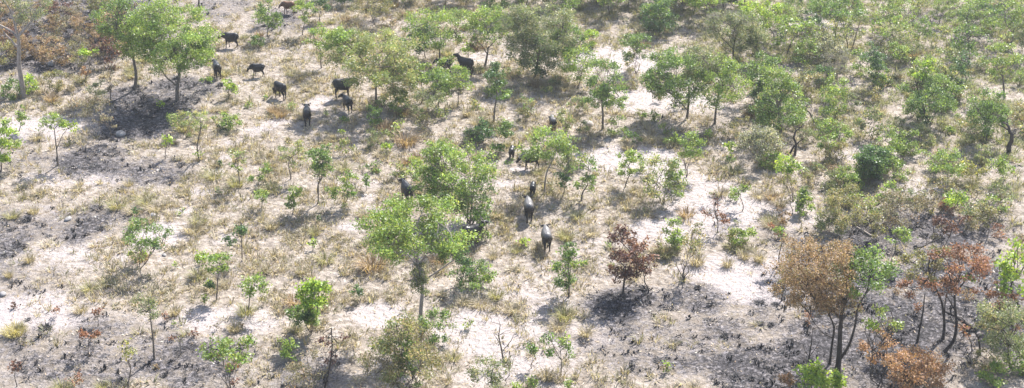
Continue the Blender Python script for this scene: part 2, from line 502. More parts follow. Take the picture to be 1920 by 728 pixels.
# ------------------------------------------------------------------ ground sheet with its burnt, sandy and grassy patches
BURN_SHADE = [(110, 55, 190, 75, 1.05), (80, 105, 130, 32, 1.0), (265, 222, 90, 42, 1.05), (235, 185, 60, 25, .8), (335, 172, 75, 26, .8), (60, 290, 90, 40, .55),  # char; some ellipses paint tree shadows in the same colours
        (180, 300, 75, 32, .9), (262, 322, 85, 30, .85), (110, 425, 150, 36, .68), (25, 440, 70, 50, .68), (60, 520, 120, 38, .5), (150, 655, 210, 60, .68),
        (330, 685, 170, 45, .7), (560, 705, 120, 40, .6), (520, 40, 60, 26, .6), (415, 12, 60, 26, .6), (1165, 572, 75, 34, 1.05), (1300, 562, 75, 30, .75),  # far sapling patch is painted shadow, dead tree's patch char plus shade
        (1280, 645, 210, 58, .68), (1440, 690, 110, 60, 1.05), (1640, 610, 210, 120, .95), (1560, 475, 150, 50, .6), (1700, 445, 150, 45, .85), (1830, 560, 140, 110, .85),
        (1870, 430, 80, 30, .4), (1645, 410, 80, 25, .55), (1300, 218, 110, 24, .35), (1350, 430, 40, 14, .7), (700, 250, 80, 22, .3), (1755, 35, 60, 12, .7),  # last ellipse here paints the dense shadow under a woodland tree
        (1845, 35, 50, 10, .6), (560, 385, 110, 22, .25), (1000, 700, 60, 20, .2)]
SAND = [(1160, 112, 95, 26, 1.0), (1190, 180, 80, 22, .7), (1265, 190, 110, 26, .8), (1180, 302, 90, 26, .95), (1335, 385, 95, 44, 1.05), (1280, 345, 60, 26, .9),
        (1400, 505, 130, 28, .85), (1000, 545, 90, 34, .6), (905, 625, 110, 44, .95), (960, 690, 110, 36, .7), (705, 592, 55, 26, .85), (305, 440, 50, 22, .95),
        (60, 240, 85, 24, .95), (140, 338, 100, 16, .6), (60, 585, 120, 36, .85), (130, 480, 130, 34, .5), (430, 600, 100, 26, .75), (1520, 46, 65, 7, 1.0),
        (1640, 290, 90, 11, .85), (1720, 350, 70, 20, .6), (915, 108, 45, 13, .75), (1060, 505, 130, 34, .45), (560, 92, 45, 8, .5), (1440, 545, 110, 26, .85), (865, 432, 55, 22, .8),
        (1250, 432, 95, 26, .75), (1480, 400, 70, 30, .6), (1150, 440, 60, 24, .5), (1780, 70, 90, 14, .35), (1800, 420, 60, 18, .7), (650, 340, 60, 14, .5),
        (330, 595, 70, 20, .5), (70, 400, 60, 16, .5), (640, 615, 40, 20, .5), (1080, 630, 90, 30, .55), (440, 450, 50, 18, .4)]
for tx, ty in ((345, 395), (375, 360), (405, 325), (428, 295), (440, 270), (470, 250), (500, 238), (520, 225), (585, 200), (600, 190), (985, 285), (975, 320), (955, 345),
               (1000, 600), (985, 622), (965, 650), (1010, 580), (1020, 555), (780, 690), (700, 372), (690, 390), (655, 425)):
    SAND.append((tx, ty, 24, 9, .75))

def ell_world(lst):
    out = []
    for px, py, ax, ay, wgt in lst:
        p = ground(px, py); s, sd = scale_at(p)
        out.append((p[0], p[1], ax / s, ay / (s * sd), wgt))
    return out
BURN_SHADE_W, SAND_W = ell_world(BURN_SHADE), ell_world(SAND)

def mask(lst, x, y):
    m = np.zeros_like(x)
    for ex, ey, ax, ay, wgt in lst:
        d = ((x - ex) / ax) ** 2 + ((y - ey) / ay) ** 2
        m = np.maximum(m, wgt * np.clip(1.25 - d * 0.62, 0, 1))
    return m

def burn_shade_at(x, y):
    return np.clip(mask(BURN_SHADE_W, x, y) + (fbm(x / 2.4 + 5, y / 2.4 + 71, 4) - 0.5) * 1.0 * (mask(BURN_SHADE_W, x, y) > 0.02), 0, 1.2)

def sand_at(x, y):
    return np.clip(mask(SAND_W, x, y) + (fbm(x / 2.8 + 33, y / 2.8 + 7, 4) - 0.52) * 0.8, 0, 1.2)

def grid_axis(lo, hi, step, reach):
    core = np.arange(lo, hi + step / 2, step)
    ext = [step]
    while sum(ext) < reach:
        ext.append(ext[-1] * 1.22)
    e = np.cumsum(ext)
    return np.concatenate([lo - e[::-1], core, hi + e])

gx = grid_axis(-66, 66, 0.39, 4500)
gy = grid_axis(62, 160, 0.39, 4500)
X, Y = np.meshgrid(gx, gy)
xf, yf = X.ravel(), Y.ravel()
br, sa_ = burn_shade_at(xf, yf), sand_at(xf, yf)
far = np.clip((np.hypot(xf, yf - 110) - 90) / 40, 0, 1)
# outside the view the same mosaic of sand, straw and charred ground goes on
wild = fbm(xf / 22, yf / 22, 4)
br = br * (1 - far) + far * np.clip((wild - 0.5) * 5, 0, 1)
z = height(xf, yf) + 0.10 * (fbm(xf / 0.8, yf / 0.8, 2) - 0.5)
V = np.stack([xf, yf, z], 1)
nx, ny = len(gx), len(gy)
i = np.arange(nx - 1)[None] + np.arange(ny - 1)[:, None] * nx
Q = np.stack([i, i + 1, i + 1 + nx, i + nx], -1).reshape(-1, 4)
gm = mesh_np('ground', V, [Q], M_GROUND, smooth=True)
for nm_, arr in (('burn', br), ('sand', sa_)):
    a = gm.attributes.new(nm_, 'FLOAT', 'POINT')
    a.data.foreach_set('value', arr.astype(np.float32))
go = link(bpy.data.objects.new('ground', gm))
go['kind'] = 'structure'; go['label'] = 'pale sandy ground with burnt patches and cattle trails'

# ------------------------------------------------------------------ grass
def tuft_variant(rng, n, h, spread, width, flop=0.5):
    az = rng.uniform(0, 2 * math.pi, n)
    d = np.stack([np.cos(az), np.sin(az)], 1)
    r = spread * rng.random(n) ** 0.7 * 0.45
    hh = h * rng.uniform(0.55, 1.15, n)
    lean = flop * rng.uniform(0.3, 1.3, n) * hh
    base = np.concatenate([d * r[:, None], np.full((n, 1), -0.02)], 1)
    side = np.stack([-d[:, 1], d[:, 0], np.zeros(n)], 1) * (width * rng.uniform(0.6, 1.3, n))[:, None]
    side = side + rng.normal(0, width * 0.5, (n, 3))
    d3 = np.concatenate([d, np.zeros((n, 1))], 1)
    mid = base + d3 * (lean * 0.45)[:, None] + np.array([0, 0, 1]) * (hh * 0.72)[:, None]
    tip = base + d3 * (lean * 1.25)[:, None] + np.array([0, 0, 1]) * (hh * rng.uniform(0.75, 1.0, n))[:, None]
    Vv = np.stack([base - side * 0.5, base + side * 0.5, mid + side * 0.45, mid - side * 0.45, tip], 1).reshape(-1, 3)
    k = np.arange(n)[:, None] * 5
    return Vv, k + np.array([[0, 1, 2, 3]]), k + np.array([[3, 2, 4]])

STRAW = np.array([1.0, 1.01, 1.12]) * np.array([(0.33, 0.272, 0.175), (0.27, 0.228, 0.14), (0.39, 0.335, 0.235), (0.22, 0.195, 0.105), (0.175, 0.165, 0.085)])
rg = np.random.default_rng(5)

def scatter_tufts(name, pts, rng, variants, size, palette, material, pal_w, label, green=False):
    VV, F4, F3, TT, off = [], [], [], [], 0
    pick = rng.integers(0, len(variants), len(pts))
    T4, T3 = [], []
    for vi, (Vv, q4, q3) in enumerate(variants):
        P = pts[pick == vi]
        n = len(P)
        if not n:
            continue
        a = rng.uniform(0, 2 * math.pi, n); s = rng.uniform(*size, n)
        c, sn = np.cos(a), np.sin(a)
        x = (Vv[None, :, 0] * c[:, None] - Vv[None, :, 1] * sn[:, None]) * s[:, None] + P[:, 0:1]
        y = (Vv[None, :, 0] * sn[:, None] + Vv[None, :, 1] * c[:, None]) * s[:, None] + P[:, 1:2]
        zz = Vv[None, :, 2] * (s * rng.uniform(0.7, 1.2, n))[:, None] + P[:, 2:3]
        VV.append(np.stack([x, y, zz], -1).reshape(-1, 3))
        o_ = off + np.arange(n)[:, None, None] * len(Vv)
        F4.append((q4[None] + o_).reshape(-1, 4)); F3.append((q3[None] + o_).reshape(-1, 3))
        tc_ = palette[rng.choice(len(palette), n, p=pal_w)]
        if green:                                               # greener grass on the wooded slope
            gf = np.clip((P[:, 0] * 0.9 + (P[:, 1] - 100) * 0.55 - 22) / 22, 0, 1)[:, None] * rng.uniform(0.4, 1, (n, 1))
            tc_ = tc_ * (1 - gf) + np.array([(0.19, 0.215, 0.085)]) * gf
        t4 = tc_[:, None, :] * rng.uniform(0.7, 1.3, (n, len(q4), 1)) * rng.uniform(0.95, 1.05, (n, len(q4), 3))
        T4.append(t4.reshape(-1, 3)); T3.append((t4 * 1.05).reshape(-1, 3))
        off += n * len(Vv)
    me = mesh_np(name, np.concatenate(VV), [np.concatenate(F4), np.concatenate(F3)], material, np.concatenate(T4 + T3))
    o = link(bpy.data.objects.new(name, me))
    o['kind'] = 'stuff'; o['label'] = label
    return o

def sample_ground(n, keep, rng):
    y_ = np.sqrt(rng.random(n) * (152 ** 2 - 66 ** 2) + 66 ** 2)
    x_ = rng.uniform(-1, 1, n) * (y_ * 0.40 + 3)
    k = rng.random(n) < keep(x_, y_)
    x_, y_ = x_[k], y_[k]
    return np.stack([x_, y_, height(x_, y_)], 1)

def grass_keep(x, y):
    b, s_ = burn_shade_at(x, y), sand_at(x, y)
    cl = np.clip((fbm(x / 1.7 + 3, y / 1.7 + 50, 3) - 0.36) * 4, 0.12, 1)
    return np.clip(1 - b * 1.35, 0, 1) * np.clip(1.1 - s_ * 1.15, 0.05, 1) * cl

tv = [tuft_variant(rg, 18, h, sp, wd, fl) for h, sp, wd, fl in ((0.42, 0.75, 0.038, 0.9), (0.34, 0.9, 0.038, 1.2), (0.5, 0.6, 0.035, 0.8), (0.28, 0.7, 0.04, 1.3))]
pw = np.array([3, 3, 2.5, 1.6, 0.9]); pw /= pw.sum()
scatter_tufts('dry_grass', sample_ground(40000, grass_keep, rg), rg, tv, (0.55, 1.3), STRAW, M_GRASS, pw, 'straw coloured dry grass covering the unburnt ground', green=True)

# flattened straw and twig litter
ls = sample_ground(42000, lambda x, y: np.clip(0.85 - burn_shade_at(x, y) * 0.7, 0.15, 1), rg)
n = len(ls)
ls[:, 2] += rg.uniform(0.02, 0.06, n)
tl = np.array([(0.50, 0.42, 0.29), (0.36, 0.27, 0.18), (0.22, 0.15, 0.10), (0.58, 0.52, 0.44)])[rg.choice(4, n, p=(.35, .27, .25, .13))] * rg.uniform(0.8, 1.2, (n, 1))
Vl, Fl, tl = leaves(ls, rg, 0.26, 0.07, tl, up=1.5, droop=0)
lo = link(bpy.data.objects.new('leaf_litter', mesh_np('leaf_litter', Vl, [Fl], M_DRY, tl)))
lo['kind'] = 'stuff'; lo['label'] = 'fallen dry leaves and straw lying on the sand'

# charred stubble
cv = [tuft_variant(rg, 12, h, sp, 0.05, fl) for h, sp, fl in ((0.16, 0.35, 0.8), (0.11, 0.45, 1.2), (0.22, 0.3, 0.6))]
CH = np.array([(0.012, 0.012, 0.013), (0.03, 0.028, 0.028), (0.07, 0.06, 0.058), (0.30, 0.27, 0.25)])
scatter_tufts('charred_stubble', sample_ground(24000, lambda x, y: np.clip((burn_shade_at(x, y) - 0.28) * 1.4, 0, 1) * np.clip((fbm(x / 1.1 + 9, y / 1.1, 3) - 0.36) * 4, 0.05, 1), rg), rg, cv, (0.5, 1.4),
              CH, M_CHAR, np.array([.45, .3, .15, .1]), 'blackened grass stubble over the burnt ground')

# ------------------------------------------------------------------ separate grass tussocks and burnt tussock stumps (shared meshes)
def tussock_mesh(nm, n, h, sp, wd, fl, cols, material, rng):
    Vv, q4, q3 = tuft_variant(rng, n, h, sp, wd, fl)
    t = np.array(cols)[rng.integers(0, len(cols), n)] * rng.uniform(0.75, 1.25, (n, 1))
    return mesh_np(nm, Vv, [q4, q3], material, np.concatenate([t, t * 1.05]))
TUS = {
 'straw': [tussock_mesh('grass_tussock', 170, h, sp, 0.02, fl, STRAW[:3], M_GRASS, rg) for h, sp, fl in ((0.55, 0.8, 0.8), (0.45, 1.0, 1.1), (0.6, 0.7, 0.7))],
 'olive': [tussock_mesh('grass_tussock', 170, h, sp, 0.02, fl, [(0.25, 0.235, 0.10), (0.205, 0.21, 0.085), (0.31, 0.275, 0.145)], M_GRASS, rg) for h, sp, fl in ((0.55, 0.8, 0.9), (0.5, 0.9, 1.1))],
 'brown': [tussock_mesh('grass_tussock', 190, 0.6, 0.9, 0.02, 0.8, [(0.26, 0.18, 0.10), (0.33, 0.24, 0.14), (0.18, 0.12, 0.07)], M_GRASS, rg)],
 'char': [tussock_mesh('charred_tussock', 70, h, sp, 0.045, fl, CH[:3], M_CHAR, rg) for h, sp, fl in ((0.2, 0.5, 0.9), (0.14, 0.6, 1.4), (0.26, 0.4, 0.7))],
}
TUS_LABEL = {
 'straw': 'dry straw-yellow grass tussock standing proud of the trampled grass',
 'olive': 'greenish olive grass tussock among the dry straw',
 'brown': 'dense brown dead grass tussock with arching blades',
 'char': 'blackened stump of a burnt grass tussock on ashy ground'}
def tussock(kind, p, size, label=None, group=True):
    v = TUS[kind]
    o = bpy.data.objects.new('charred_tussock' if kind == 'char' else 'grass_tussock', v[int(rg.integers(len(v)))])
    o.location = p; o.rotation_euler = (0, 0, rg.uniform(0, 6.28)); o.scale = (size, size, size * (rg.uniform(0.4, 0.75) if kind == 'char' else rg.uniform(0.8, 1.1)))
    o['label'] = label or TUS_LABEL[kind]; o['category'] = 'burnt tussock' if kind == 'char' else 'grass tussock'
    if group:
        o['group'] = {'char': 'burnt grass stumps'}.get(kind, kind + ' grass tussocks')
    return link(o)

# the tussocks one can pick out in the photograph
TUS['broad'] = [tussock_mesh('grass_tussock', 620, 0.62, 1.7, 0.02, 0.7, [(0.36, 0.31, 0.13), (0.30, 0.27, 0.12), (0.40, 0.35, 0.20)], M_GRASS, rg)]
tussock('broad', ground(28, 624), 1.0, 'broad yellow-green grass tussock alone on bare white sand', False)
tussock('brown', ground(700, 505), 2.0, 'tall dark brown grass clump in shade under the big spreading tree', False)
tussock('brown', ground(760, 272), 1.9, 'large brown grass mound below the leafy thicket', False)
tussock('brown', ground(722, 245), 1.7, 'flat dark brown grass mound beside a green shrub', False)
for px, py, k, sz in ((345, 245, 'olive', 1.7), (400, 335, 'olive', 1.5), (442, 350, 'olive', 1.4), (505, 360, 'olive', 1.3), (368, 520, 'olive', 1.3), (220, 390, 'olive', 1.5), (255, 400, 'straw', 1.4),
                      (275, 385, 'olive', 1.4), (360, 435, 'straw', 1.6), (375, 420, 'olive', 1.3), (290, 395, 'straw', 1.5), (70, 262, 'straw', 1.3), (1380, 468, 'olive', 1.5), (1303, 495, 'straw', 1.7),
                      (1250, 480, 'olive', 1.4), (1395, 485, 'straw', 1.2), (1365, 500, 'straw', 1.1), (1425, 490, 'straw', 1.3), (1060, 600, 'olive', 1.5), (1045, 618, 'straw', 1.3), (1100, 630, 'straw', 1.2),
                      (1062, 450, 'olive', 1.3), (1110, 440, 'straw', 1.3), (1010, 470, 'straw', 1.2), (1085, 410, 'olive', 1.2), (150, 585, 'straw', 1.2), (165, 545, 'olive', 1.2), (330, 590, 'straw', 1.2),
                      (1420, 370, 'straw', 1.4), (1355, 365, 'straw', 1.3), (1375, 325, 'olive', 1.4), (1220, 265, 'straw', 1.4), (1262, 270, 'olive', 1.2), (1175, 280, 'straw', 1.2), (60, 400, 'straw', 1.1),
                      (15, 520, 'straw', .9), (460, 590, 'olive', 1.3), (440, 620, 'straw', 1.2), (900, 575, 'straw', 1.4), (870, 570, 'straw', 1.2), (960, 585, 'straw', 1.1), (930, 560, 'olive', 1.2)):
    tussock(k, ground(px + rg.uniform(-3, 3), py), sz)
cand = sample_ground(1500, grass_keep, rg)[:235]
for p in cand:
    tussock(rg.choice(['straw', 'straw', 'straw', 'olive', 'olive', 'brown']), p, rg.uniform(0.8, 1.35))
cand = sample_ground(1500, lambda x, y: np.clip((burn_shade_at(x, y) - 0.3) * 1.5, 0, 1), rg)[:170]
for p in cand:
    tussock('char', p, rg.uniform(0.8, 1.7))

# ------------------------------------------------------------------ rocks, mound, logs
def lump(name, px, py, rx, rz, material, label, cat, seed):
    rng = np.random.default_rng(seed)
    bm = bmesh.new()
    bmesh.ops.create_icosphere(bm, subdivisions=3, radius=1)
    off = rng.normal(0, 1, (9, 3)); off /= np.linalg.norm(off, axis=1)[:, None]
    amp = rng.uniform(-0.22, 0.2, 9)
    for v in bm.verts:
        c = np.array(v.co)
        k = 1 + sum(a_ * max(0, float(c @ o_)) ** 3 for a_, o_ in zip(amp, off)) + rng.normal(0, 0.02)
        v.co = Vector((c[0] * rx * k, c[1] * rx * 0.85 * k, c[2] * rz * k + rz * 0.45))
    me = bpy.data.meshes.new(name); bm.to_mesh(me); bm.free()
    me.materials.append(material); me.shade_smooth()
    o = link(bpy.data.objects.new(name, me))
    o.location = ground(px, py); o.rotation_euler = (0, 0, rng.uniform(0, 6))
    o['label'] = label; o['category'] = cat
    return o
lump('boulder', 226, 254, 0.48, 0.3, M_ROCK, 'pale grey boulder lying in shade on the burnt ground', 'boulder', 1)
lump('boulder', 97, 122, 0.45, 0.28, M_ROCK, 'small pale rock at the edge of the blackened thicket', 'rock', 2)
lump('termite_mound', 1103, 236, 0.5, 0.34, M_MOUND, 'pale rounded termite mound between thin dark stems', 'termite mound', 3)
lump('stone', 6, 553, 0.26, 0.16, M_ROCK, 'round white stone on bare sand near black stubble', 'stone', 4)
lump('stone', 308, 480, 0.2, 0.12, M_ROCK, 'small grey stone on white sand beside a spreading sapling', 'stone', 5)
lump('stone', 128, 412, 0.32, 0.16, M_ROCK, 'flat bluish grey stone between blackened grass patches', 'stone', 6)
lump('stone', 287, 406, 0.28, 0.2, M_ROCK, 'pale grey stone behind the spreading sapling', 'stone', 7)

def log(px0, py0, px1, py1, r, material, label, lift=0.12, seed=1):
    rng = np.random.default_rng(seed)
    a, b = ground(px0, py0), ground(px1, py1)
    root = empty('fallen_log', a, label, 'log')
    P = curve_pts((0, 0, r * 0.7), b - a + np.array([0, 0, r * 0.7 + lift]), rng, 9, 0.03)
    V, Fs = tubes([(P, np.linspace(r, r * 0.55, 9))], 8)
    link(bpy.data.objects.new('trunk', mesh_np('trunk', V, Fs, material, smooth=True)), root)
    ln = []
    for k in (4, 6, 7):
        d = rng.normal(0, 0.5, 3); d[2] = abs(d[2]) + 0.15
        ln.append((curve_pts(P[k], P[k] + d, rng, 4, 0.1), np.linspace(r * 0.4, 0.01, 4)))
    V, Fs = tubes(ln, 5)
    link(bpy.data.objects.new('branch_stubs', mesh_np('branch_stubs', V, Fs, material, smooth=True)), root)['kind'] = 'stuff'
log(1832, 622, 1772, 594, 0.17, M_BURNT, 'scorched brown log fallen beside the rust red tree', 0.3, 3)
log(1634, 444, 1606, 428, 0.09, M_PALE, 'thin pale log lying in the burnt patch below an olive tree', 0.05, 4)
log(169, 300, 190, 277, 0.07, M_BURNT, 'charred forked branch lying on ashy ground with pale tip', 0.3, 5)
log(260, 552, 300, 540, 0.05, M_BARK, 'thin dry branch lying on straw', 0.05, 6)
log(990, 300, 972, 312, 0.06, M_BARK, 'short grey branch beside the buffalo trail', 0.1, 7)
log(1720, 465, 1760, 452, 0.08, M_BURNT, 'blackened fallen branch below the lime-topped burnt tree', 0.1, 8)

# ------------------------------------------------------------------ plants one can tell apart
def T(style, bx, by, cx, cy, rx, ry, label, **k):
    return plant('tree', style, bx, by, cx, cy, rx, ry, label, 'tree', **k)
def SA(style, bx, by, cx, cy, rx, ry, label, **k):
    return plant('sapling', style, bx, by, cx, cy, rx, ry, label, 'sapling', **k)
def SH(style, bx, by, cx, cy, rx, ry, label, **k):
    return plant('shrub', style, bx, by, cx, cy, rx, ry, label, 'shrub', **k)

# big trees
T('fresh', 333, 188, 320, 70, 80, 74, 'large bright green tree with a forked trunk on blackened ground', path=[(333, 188), (332, 165), (336, 140), (330, 110), (326, 80)],
  limbs=[[(331, 160), (310, 145), (297, 125), (285, 100)], [(336, 135), (352, 100), (366, 70)], [(330, 110), (318, 80), (312, 50)]], crowns=[(358, 92, 38, 46, 'green'), (285, 60, 42, 48, 'fresh')])
T('green', 253, 167, 232, 30, 46, 40, 'slender leaning green tree beside the large forked tree', path=[(253, 167), (256, 140), (249, 105), (244, 70), (236, 45)], crowns=[(252, 78, 30, 28, 'fresh'), (215, 52, 24, 16, 'sage')])
T('pale', 705, 196, 708, 104, 88, 52, 'broad pale yellow-green tree beside the large standing bull', path=[(705, 196), (705, 165), (703, 140)],
  limbs=[[(704, 160), (690, 130), (675, 100)], [(704, 150), (725, 120), (742, 100)]], crowns=[(640, 78, 36, 24, 'fresh'), (748, 135, 38, 36, 'pale')], lobes=26, dens=1.5)
T('fresh', 790, 636, 782, 432, 94, 48, 'tall spreading flat-topped tree with bare pale trunk in open grass', path=[(790, 636), (788, 590), (793, 540), (785, 500), (783, 480)], flat=0.35, lobes=24,
  limbs=[[(786, 505), (760, 478), (735, 462)], [(785, 495), (805, 470), (835, 445)], [(790, 530), (820, 515), (850, 498), (862, 485)], [(785, 500), (768, 470), (760, 440)]], bark='pale',
  crowns=[(735, 458, 44, 30, 'pale'), (835, 462, 38, 24, 'green'), (788, 530, 16, 36, 'sage')], thick=.85, dens=1.2)
T('brown', 1570, 698, 1535, 495, 76, 54, 'fire-scorched tree with brown crown and one living green side', path=[(1570, 698), (1575, 665), (1576, 630), (1578, 595), (1582, 560)], flat=0.2,
  limbs=[[(1572, 680), (1592, 650), (1603, 610), (1606, 575), (1625, 545)], [(1577, 600), (1560, 580), (1530, 560)], [(1580, 590), (1590, 560), (1588, 520)]],
  crowns=[(1628, 515, 54, 42, 'green'), (1510, 545, 50, 30, 'brown'), (1575, 560, 40, 30, 'brown')], lobes=22, thick=1.15)
T('brown', 1556, 682, 1530, 560, 40, 24, 'charred leaning trunk with thin scorched crown beside the half-green tree', path=[(1556, 682), (1560, 650), (1566, 615), (1552, 585), (1540, 570)], limbs=[[(1558, 630), (1540, 620), (1526, 600)]], dens=0.5)
T('rust', 1770, 660, 1800, 492, 52, 28, 'rust red scorched tree with curved black trunk', path=[(1770, 660), (1790, 640), (1796, 610), (1792, 570), (1793, 540)], flat=0.3,
  limbs=[[(1793, 560), (1810, 530), (1825, 505)], [(1793, 550), (1780, 520), (1775, 500)]], crowns=[(1795, 535, 30, 14, 'rust'), (1823, 526, 9, 6, 'lime')], bark='burnt')
T('olive', 1768, 636, 1728, 500, 36, 26, 'twin-stemmed burnt tree with pale olive top', path=[(1768, 636), (1773, 610), (1768, 570), (1755, 540), (1745, 520)], limbs=[[(1771, 600), (1770, 560), (1778, 520)]], bark='burnt',
  crowns=[(1720, 540, 32, 10, 'rust'), (1760, 470, 20, 12, 'olive')], flat=0.2)
T('lime', 1905, 590, 1898, 505, 36, 50, 'tree with large bright lime leaves on scorched stems', crowns=[(1880, 560, 30, 30, 'rust')], bark='burnt', leaf=1.5, dens=.8)
T('sage', 1895, 690, 1890, 615, 58, 54, 'dense grey-green tree rising from the burnt slope', crowns=[(1908, 672, 28, 30, 'fresh'), (1850, 605, 22, 16, 'olive')], bark='burnt')
T('sage', 1004, 146, 1020, 62, 66, 58, 'large grey-green spreading tree behind the buffalo trail', path=[(1004, 146), (1008, 115), (1012, 85)], limbs=[[(1006, 120), (990, 95), (980, 75)], [(1009, 100), (1035, 75), (1050, 60)]],
  crowns=[(1005, 105, 42, 38, 'dark'), (975, 45, 36, 34, 'sage'), (1065, 80, 36, 36, 'green')], lobes=24)
T('green', 1288, 222, 1268, 140, 56, 58, 'wide dark-limbed green tree at the edge of white sand', path=[(1288, 222), (1291, 195), (1292, 165), (1290, 140)], limbs=[[(1289, 205), (1270, 185), (1252, 172)], [(1291, 180), (1310, 155), (1325, 140)]],
  crowns=[(1310, 115, 38, 34, 'sage'), (1240, 150, 26, 36, 'green')], lobes=22)
T('fresh', 1340, 232, 1352, 150, 46, 50, 'fresh green tree on a thin dark trunk beside the wide dark-limbed tree', path=[(1340, 232), (1342, 205), (1346, 180), (1350, 160)], limbs=[[(1343, 190), (1362, 178), (1375, 165)]])
T('sage', 1376, 118, 1380, 55, 56, 34, 'half-bare tree with thick blackened trunk and purplish twigs', path=[(1376, 118), (1374, 95), (1380, 70), (1378, 50)], limbs=[[(1374, 95), (1360, 80), (1350, 70)], [(1376, 95), (1400, 78), (1412, 70)]], bark='burnt', thick=1.4,
  crowns=[(1365, 45, 40, 18, 'bare'), (1410, 75, 32, 25, 'sage')])
T('fresh', 825, 119, 820, 52, 58, 38, 'broad green tree with dark forked limbs behind the shrub thicket', path=[(825, 119), (824, 95), (828, 78)], limbs=[[(824, 92), (812, 80), (800, 66)], [(827, 80), (840, 66), (850, 56)]], thick=1.2)
T('dark', 798, 110, 785, 72, 34, 28, 'darker small tree against the broad forked tree', path=[(798, 110), (793, 90), (788, 78)])
T('fresh', 909, 126, 915, 50, 46, 36, 'round open green tree on a curving dark trunk', path=[(909, 126), (914, 100), (916, 85)], limbs=[[(914, 98), (903, 80), (892, 70)], [(915, 90), (930, 74), (942, 66)]], thick=1.2, crowns=[(893, 85, 14, 14, 'brown')])
T('olive', 703, 46, 706, 6, 46, 22, 'olive tree with a thick forked trunk on pink soil', path=[(703, 46), (698, 32), (690, 15)], limbs=[[(703, 40), (710, 22), (720, 8)]], thick=1.4)
T('fresh', 1021, 362, 1030, 275, 50, 30, 'leaning grey-trunked tree with umbrella crown over a buffalo', path=[(1021, 362), (1022, 340), (1026, 318), (1036, 303), (1040, 290)], limbs=[[(1027, 315), (1045, 316), (1053, 325), (1066, 316)], [(1036, 303), (1020, 285), (1010, 270)]], flat=0.25,
  bark='pale', crowns=[(1062, 310, 18, 18, 'sage'), (1062, 278, 20, 16, 'fresh')])
T('green', 1130, 243, 1136, 150, 36, 36, 'upright green tree with dark twisting stems beside pale sand', path=[(1130, 243), (1131, 215), (1128, 195), (1136, 170)], limbs=[[(1129, 205), (1145, 190), (1160, 180)]], crowns=[(1128, 190, 26, 18, 'green'), (1158, 190, 20, 10, 'fresh')])
T('fresh', 1083, 166, 1086, 122, 36, 30, 'feathery light green tree between the grey-green tree and sand', path=[(1083, 166), (1089, 150), (1090, 135)])
T('green', 1192, 138, 1195, 88, 27, 27, 'round green tree alone on the white sand clearing', stems=3)
T('dark', 1232, 62, 1233, 30, 36, 28, 'dense rounded tree at the far edge of the white sand clearing', crowns=[(1240, 15, 28, 16, 'green')])
T('green', 1567, 73, 1565, 8, 54, 20, 'tall tree with clean dark trunk forking like a goblet', path=[(1567, 73), (1567, 50), (1566, 36)], limbs=[[(1566, 40), (1555, 26), (1545, 22)], [(1567, 38), (1580, 28), (1598, 18)], [(1566, 36), (1570, 18), (1568, 4)]], thick=1.5, flat=0.4)
T('dark', 1802, 181, 1803, 135, 20, 38, 'narrow dense dark green tree in the pale woodland')
T('green', 1745, 232, 1742, 170, 50, 34, 'gnarled many-limbed green tree with a bright upper tuft', stems=3, crowns=[(1742, 122, 16, 12, 'lime'), (1722, 142, 14, 10, 'lime'), (1728, 222, 14, 16, 'dark')], bark='burnt')
T('green', 1850, 268, 1846, 208, 38, 40, 'dense oval green tree near the twisted black snag', dens=1.2)
T('fresh', 1883, 188, 1880, 105, 30, 44, 'tall thin pale-green tree with slender trunk', dens=.7, path=[(1883, 188), (1882, 160), (1880, 130)])
T('dark', 1635, 166, 1640, 108, 20, 28, 'small dark green tree with two bare stems', stems=2, crowns=[(1645, 145, 14, 18, 'green')])
T('green', 1462, 250, 1462, 195, 44, 42, 'broad leafy green tree above a pair of dark leaning limbs', crowns=[(1450, 150, 34, 26, 'fresh')])
T('green', 1426, 200, 1425, 138, 38, 36, 'bushy green tree shading a dark hollow', crowns=[(1430, 170, 26, 28, 'dark')])
T('lime', 1452, 70, 1425, 22, 44, 26, 'yellow-green tree at the far woodland edge', leaf=.8)
T('green', 595, 382, 598, 285, 20, 24, 'tall slim green sapling tree on open straw', stems=2, path=None, crowns=[(602, 315, 20, 22, 'green')])
T('fresh', 880, 420, 855, 320, 72, 48, 'large many-stemmed green thicket tree in the middle of the grass', stems=5, crowns=[(815, 285, 26, 20, 'fresh'), (890, 365, 44, 40, 'green'), (815, 350, 40, 40, 'green')], lobes=22)
T('maroon', 1168, 552, 1168, 470, 26, 44, 'dead tree hung with dark red leaves on a black scorched patch', crowns=[(1160, 512, 26, 14, 'maroon'), (1188, 500, 20, 26, 'maroon')], path=[(1168, 552), (1171, 525), (1170, 500)])
T('rust', 1193, 525, 1196, 448, 24, 20, 'small rust brown dead tree behind the dark red one', dens=.8, path=[(1193, 525), (1194, 500), (1193, 475)])
T('maroon', 1216, 548, 1210, 500, 20, 28, 'thin maroon-leaved burnt sapling beside the dark red tree', dens=.6)
T('olive', 1594, 442, 1590, 392, 54, 32, 'wide olive tree above burnt ground with pale log', stems=3, crowns=[(1560, 415, 30, 20, 'sage')])
T('maroon', 1772, 466, 1782, 412, 28, 30, 'burnt black-stemmed tree with bright lime top', stems=3, dens=.6, crowns=[(1795, 374, 24, 12, 'lime'), (1815, 410, 18, 20, 'dry')])
T('orange', 1648, 726, 1655, 660, 36, 40, 'slim scorched tree with orange lower leaves and lime tops', stems=3, dens=.5, crowns=[(1668, 592, 26, 18, 'fresh'), (1635, 612, 18, 12, 'lime')])
SH('orange', 1725, 728, 1722, 690, 56, 42, 'large scorched orange-brown bush on ashy ground', dens=1.1, bark='burnt')
SH('lime', 1528, 735, 1528, 712, 46, 28, 'bright lime green bush in front of the scorched tree', crowns=[(1480, 702, 14, 8, 'orange')], dens=1.2)
